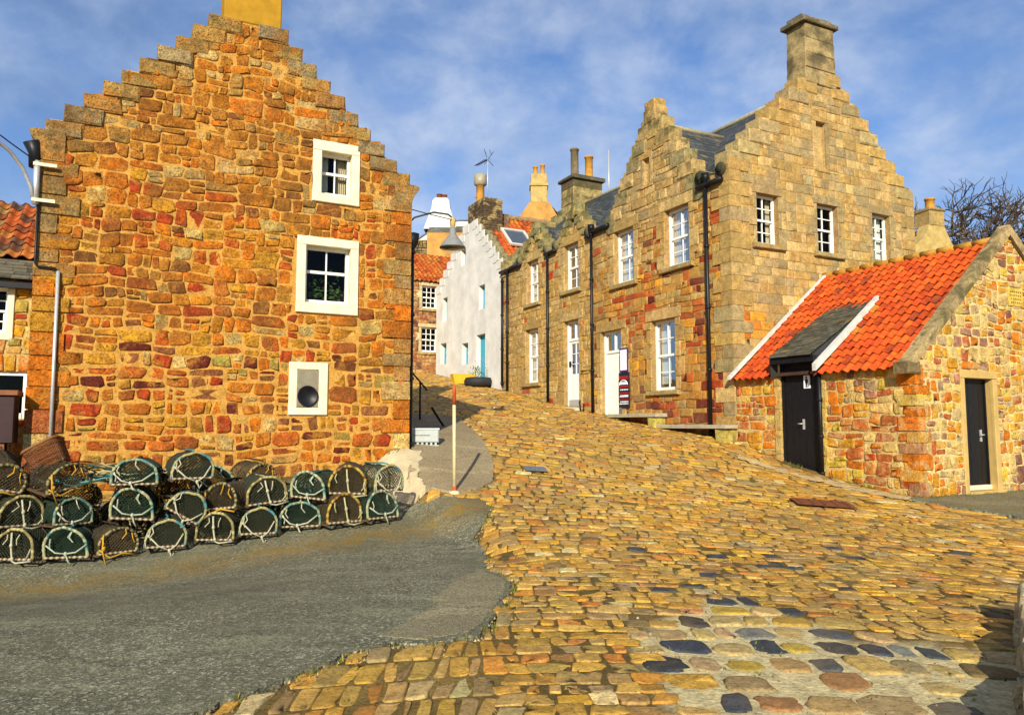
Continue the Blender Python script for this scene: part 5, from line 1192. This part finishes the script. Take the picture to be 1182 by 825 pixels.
wi = MB(); wi.tube([(-2.03, 14.0, 5.72), (-1.7, 14.6, 5.78), (-1.25, 15.5, 5.9)], .01, 5); tag(wi.build('wire', M['black']), 'thin black wire from the stepped gable corner to the hanging lamp', 'wire')
sl = thing('wall_lamp', 'street lamp on a pale curved arm strapped to the gable house corner', 'street lamp', W(OL, -6.02, -.08)+(4.95,), A27)
mb = MB(); mb.tube([(0, 0, 0), (0, 0, .68)], .045, 8); mb.build('mounting_pole', M['steel'], sl)
for z in (.04, .60): mb = MB(); mb.box(ID, (-.05, -.05, z), (.26, -.04+.02, z+.05)); mb.build('strap', M['cream'], sl)
mb = MB(); mb.tube([(-.02, 0, .04), (-.06, -.04, .25), (-.17, -.14, .5), (-.32, -.3, .68), (-.55, -.5, .82), (-.85, -.8, .88), (-1.0, -.95, .8)], .028, 8); mb.build('arm', M['steel'], sl)
mb = MB(); mb.tube([(0, 0, .66), (-.3, -.28, .8), (-.5, -.46, .9)], .010, 5); mb.build('tie_rod', M['black'], sl)
mb = MB(); mb.lathe((-.72, -.62, .42), [(.0, .0), (.22, .02), (.24, .05), (.1, .2), (.05, .38), (.0, .4)], 16); mb.build('lamp_shade', flat_mat('brown_enamel', (.10, .05, .03), .5, .3, 9), sl)
# benches
def bench(name, label, ta, tb, zt, loz):
    X, Y = W(OR, 0, (ta+tb)/2); b = thing(name, label, 'bench', (X, Y, loz), A27, 'stone benches along the corner house', frame=True)
    o = (ta+tb)/2; mb = MB(); block(mb, lambda u, v, d: (-v, u-o, d), ta, .04, tb, .44, zt-.09, zt, (.40, .35, .24), .015, .008, 0, True); mb.build('seat', M['benchstone'], b)
    for t in (ta+.08, tb-.42):
        mb = MB(); block(mb, lambda u, v, d: (-d, u-o, v), t, lin(t)-.2, t+.32, zt-.092, .05, .40, cl((.44, .34, .07), .1), .04, .02); mb.build('support', M['mossy'], b)
bench('stone_bench', 'upper stone slab bench under the ground floor window beside the white door', 2.5, 4.75, 1.90, 1.4)
bench('stone_bench', 'lower stone slab bench at the corner next to the outhouse', -.12, 2.45, 1.60, 1.1)
# menu board
mbd = thing('menu_board', 'black menu board with white sheet, red bands and pale lettering by the white door', 'sign', W(OR, -.05, 4.42)+(2.1,), A27, frame=True)
bm = lambda u, v, d: (-d, u-4.42, v)
mb = MB(); mb.box(bm, (4.22, 3.14, .0), (4.63, 3.84, .03)); mb.build('sheet_frame', M['purple'], mbd)
mb = MB(); mb.box(bm, (4.26, 3.19, .031), (4.59, 3.79, .034)); mb.build('white_sheet', M['paper'], mbd)
mb = MB(); mb.box(bm, (4.17, 2.1, .0), (4.66, 3.12, .04)); mb.build('board', M['board'], mbd)
mb = MB(); mb.box(bm, (4.18, 2.92, .041), (4.65, 3.02, .044)); mb.box(bm, (4.18, 2.68, .041), (4.65, 2.74, .044)); mb.box(bm, (4.18, 2.5, .041), (4.65, 2.54, .044)); mb.box(bm, (4.18, 2.32, .041), (4.65, 2.35, .044)); mb.build('red_band', M['boardred'], mbd)
mb = MB()
mb.tube([bm(4.42+.2*math.cos(q), 2.76+.13*math.sin(q), .048) for q in [PI*i/12 for i in range(13)]], .017, 4)
for i in range(6): a = 4.27+i*.055; mb.tube([bm(a, 2.77, .048), bm(a+.025, 2.84, .048), bm(a+.045, 2.77, .048)], .009, 4)
for z in (2.60, 2.43, 2.40, 2.25, 2.19):
    x = 4.2
    while x < 4.6: w_ = rnd.uniform(.02, .05); mb.box(bm, (x, z, .041), (min(4.63, x+w_), z+.035, .045)); x += w_+rnd.uniform(.008, .03)
mb.build('lettering', M['paper'], mbd)
# odd small items
pb = thing('boot_scraper', 'small dark boot scraper with pale stone beside the downpipe and white door', 'boot scraper', W(OR, -.22, 6.5)+(2.0,), A27)
mb = MB(); mb.tube([(-.1, -.1, 0), (-.08, .0, .28), (.0, .1, .36)], .03, 6); mb.tube([(-.06, -.16, .0), (.02, -.1, .25)], .025, 6); mb.build('iron', M['black'], pb)
mb = MB(); mb.lathe((-.08, .12, -.02), [(.12, 0), (.11, .1), (.05, .15), (0, .16)], 8); mb.build('stone', M['concrete'], pb)
tb = thing('tyre_planter', 'black tyre planter of pink flowers by the turquoise door of the white house', 'planter', (-1.36, 30.2, 3.12), 0)
mb = MB(); mb.lathe((0, 0, 0), [(.42, 0), (.56, .08), (.58, .22), (.52, .36), (.40, .38), (.36, .3)], 18); mb.build('tyre', M['rubber'], tb)
mb = MB(); mb.lathe((0, 0, .28), [(.42, 0), (.0, .05)], 14); mb.build('soil', M['maroon'], tb)
def tuft(nm, mat, n, sp, h, q0):
    mb = MB()
    for i in range(n):
        p = Vector((rnd.gauss(0, sp), rnd.gauss(0, sp), .35+abs(rnd.gauss(h, h*.5)))); a = Vector((rnd.uniform(-1, 1), rnd.uniform(-1, 1), rnd.uniform(-.4, 1))).normalized(); b = a.orthogonal().normalized(); q = rnd.uniform(.5, 1)*q0
        mb.quad([tuple(p), tuple(p+a*q+b*q*.4), tuple(p+a*q*2), tuple(p+a*q-b*q*.4)])
    mb.build(nm, mat, tb)
tuft('leaves', M['leaf'], 140, .17, .25, .06); tuft('flowers', M['flower'], 30, .2, .5, .045)
yt = thing('yellow_trough', 'yellow plastic trough of soil left of the tyre planter', 'planter', (-2.05, 31.3, 3.3), .3)
mb = MB()
vs = [(x*f, y*f, z) for f, z in ((.8, 0), (1, .4), (.88, .4), (.8, .3)) for x, y in ((-.5, -.3), (.5, -.3), (.5, .3), (-.5, .3))]
mb.add(vs, [(r*4+i, r*4+(i+1) % 4, (r+1)*4+(i+1) % 4, (r+1)*4+i) for r in range(3) for i in range(4)]+[(3, 2, 1, 0)]); mb.build('tub', M['yellow'], yt)
mb = MB(); mb.quad([(-.42, -.25, .31), (.42, -.25, .31), (.42, .25, .33), (-.42, .25, .33)]); mb.build('soil', M['rust'], yt)
# covers in the street
def cover(name, label, cx_, cy_, w_, d_, mat, rz=0):
    mb = MB(); n = 6; c, s_ = math.cos(rz), math.sin(rz); V = []
    for j in range(n+1):
        for i in range(n+1):
            x, y = w_*(i/n-.5), d_*(j/n-.5); X, Y = cx_+x*c-y*s_, cy_+x*s_+y*c; V.append((X-cx_, Y-cy_, gz(X, Y)+.048-gz(cx_, cy_)))
    mb.add(V, [(j*(n+1)+i, j*(n+1)+i+1, (j+1)*(n+1)+i+1, (j+1)*(n+1)+i) for j in range(n) for i in range(n)])
    for i in range(5):
        x = w_*((i+.5)/5-.5)
        pts = [(x*c-y*s_, x*s_+y*c, gz(cx_+x*c-y*s_, cy_+x*s_+y*c)+.052-gz(cx_, cy_)) for y in (-d_*.4, 0, d_*.4)]; mb.tube(pts, .012, 4)
    o = mb.build(name, mat); o.location = (cx_, cy_, gz(cx_, cy_)); tag(o, label, 'drain cover'); return o
cover('manhole_cover', 'rusty brown rectangular manhole cover in the cobbles near the outhouse', 5.2, 12.7, .95, .55, M['rust'], -.1)
cover('drain_cover', 'small grey drain cover set in the cobbles beside the path', .42, 13.72, .42, .3, flat_mat('grey_iron', (.13, .14, .15), .5, .3, 9, .5), .2)
# low wall at right foreground
lw = thing('parapet_wall', 'low pale stone parapet wall at the bottom right edge of the cobbles', 'wall', (2.60, 3.9, 0), 0)
mb = MB(); dirv = Vector((.55, .835, 0)); nrm = Vector((.835, -.55, 0)); 
def pmap(u, v, d): p = dirv*u+nrm*(-d); return (p.x, p.y, v)
rubble(mb, pmap, [(-.9, -.05, 2.7, .20)], [], lambda u, v: pick([(3, (.56, .46, .26)), (2, (.48, .36, .16)), (1, (.62, .42, .06))]), band=(.2, .26), maxw=.4, maxh=.26, depth=(.02, .06), gap=.02, jit=.16, mcol=(.4, .3, .14))
for i in range(9):
    u = -.95+i*.41; stone(mb, [(u, -.40), (u+.40, -.40), (u+.40, .03), (u, .03)], lambda a, b, d: pmap(a, .20+d, b), -.06, .09, cl((.60, .49, .26), .12), .004, 2, .05, 0, .9, .12, .08)
mb.quad([pmap(-.9, -.05, -.4), pmap(2.7, -.05, -.4), pmap(2.7, .20, -.4), pmap(-.9, .20, -.4)], (.4, .3, .14), 1)
mb.build('masonry', [M['rubble'], M['mortar']], lw)
# ------------------------------------------------------------------ weeds in the joints and at the wall feet
mb = MB()
def weed(X, Y, n, h):
    z = gz(X, Y)
    for i in range(n):
        a = rnd.uniform(0, 2*PI); r = rnd.uniform(0, .05); l = h*rnd.uniform(.4, 1); b = (X+r*math.cos(a), Y+r*math.sin(a)); o = rnd.uniform(.3, .9)*l; w_ = .006+.004*rnd.random()
        px, py = -math.sin(a)*w_, math.cos(a)*w_
        mb.add([(b[0]-px, b[1]-py, z), (b[0]+px, b[1]+py, z), (b[0]+math.cos(a)*o, b[1]+math.sin(a)*o, z+l)], [(0, 1, 2)], cl(pick([(3, (.13, .15, .025)), (2, (.22, .19, .03)), (1, (.09, .12, .02))]), .3))
for i in range(70): t = rnd.uniform(-4.5, 12.5); X, Y = W(OR, -rnd.uniform(.06, .16), t); weed(X, Y, rnd.randrange(4, 11), .12)
for i in range(60): s_ = rnd.uniform(-14, -8.5); X, Y = W(OR, s_, -.33-rnd.random()*.1); weed(X, Y, rnd.randrange(5, 12), .16)
for i in range(45): X, Y = W(OR, rnd.uniform(.1, 4), -4.75-rnd.random()*.08); weed(X, Y, rnd.randrange(3, 9), .10)
for i in range(120):
    k = rnd.randrange(len(ASPH)-10); a, b = ASPH[k], ASPH[k+1]; q = rnd.random(); weed(a[0]+(b[0]-a[0])*q+rnd.gauss(.03, .05), a[1]+(b[1]-a[1])*q+rnd.gauss(0, .05), rnd.randrange(2, 7), .05)
for i in range(260): weed(rnd.uniform(-1, 5), rnd.uniform(4, 13), rnd.randrange(2, 5), .035)
wd = mb.build('grass_tufts', M['tile']); wd['kind'] = 'stuff'
# ================================================================== SKY, SUN, CAMERA
EL = math.radians(25); AZ = math.radians(7)     # the sun stands behind the viewer, a little to the left
w = bpy.data.worlds.new('World'); SC.world = w; w.use_nodes = True; nt = w.node_tree; nt.nodes.clear()
out = N(nt, 'ShaderNodeOutputWorld'); bg = N(nt, 'ShaderNodeBackground', Strength=.09)
sky = N(nt, 'ShaderNodeTexSky', sky_type='NISHITA', sun_disc=False); sky.sun_elevation = EL; sky.sun_rotation = PI+AZ; sky.air_density = 1.0; sky.dust_density = .6; sky.ozone_density = 2.5
gen = N(nt, 'ShaderNodeTexCoord').outputs['Generated']
mpn = N(nt, 'ShaderNodeMapping'); mpn.inputs['Scale'].default_value = (1.15, 1.15, 1.7); nt.links.new(gen, mpn.inputs['Vector'])
c1 = noise_n(nt, mpn.outputs[0], 2.6, 5, .52, .35); c2_ = noise_n(nt, mpn.outputs[0], 7, 6, .58, .2); c3 = noise_n(nt, mpn.outputs[0], 1.2, 3, .5)
cl_ = ramp(nt, math_n(nt, 'ADD', math_n(nt, 'MULTIPLY', c1, .62), math_n(nt, 'MULTIPLY', c2_, .38)), [(.38, .08), (.50, .52), (.62, .85)])
shade_ = ramp(nt, math_n(nt, 'ADD', math_n(nt, 'MULTIPLY', c3, .6), math_n(nt, 'MULTIPLY', c2_, .4)), [(.38, (1.3, 1.9, 3.2)), (.50, (2.6, 3.5, 5.3)), (.64, (5.0, 5.7, 6.9))])
skc = mixc(nt, sky.outputs[0], (.78, 1.0, 1.30), 1, 'MULTIPLY')
nt.links.new(mixc(nt, skc, shade_, cl_), bg.inputs['Color']); nt.links.new(bg.outputs[0], out.inputs[0])
sd = bpy.data.lights.new('sun', 'SUN'); sd.energy = 5.0; sd.angle = math.radians(.5); sd.color = (1, .92, .78)
so = bpy.data.objects.new('sun', sd); COL.objects.link(so)
tosun = Vector((-math.sin(AZ)*math.cos(EL), -math.cos(AZ)*math.cos(EL), math.sin(EL))); so.rotation_euler = tosun.to_track_quat('Z', 'Y').to_euler()
cam = bpy.data.cameras.new('camera'); cam.sensor_width = 36; cam.lens = 36*865/1182; cam.clip_end = 600; cam.clip_start = .05
co = bpy.data.objects.new('camera', cam); COL.objects.link(co); co.location = (0, 0, 1.6); co.rotation_euler = (PI/2+math.atan(77.5/865), 0, 0)
SC.camera = co
SC.render.resolution_x = 1024; SC.render.resolution_y = 714
vs = SC.view_settings; vs.view_transform = 'Standard'; vs.look = 'None'; vs.exposure = .48; vs.gamma = 1; vs.use_curve_mapping = False
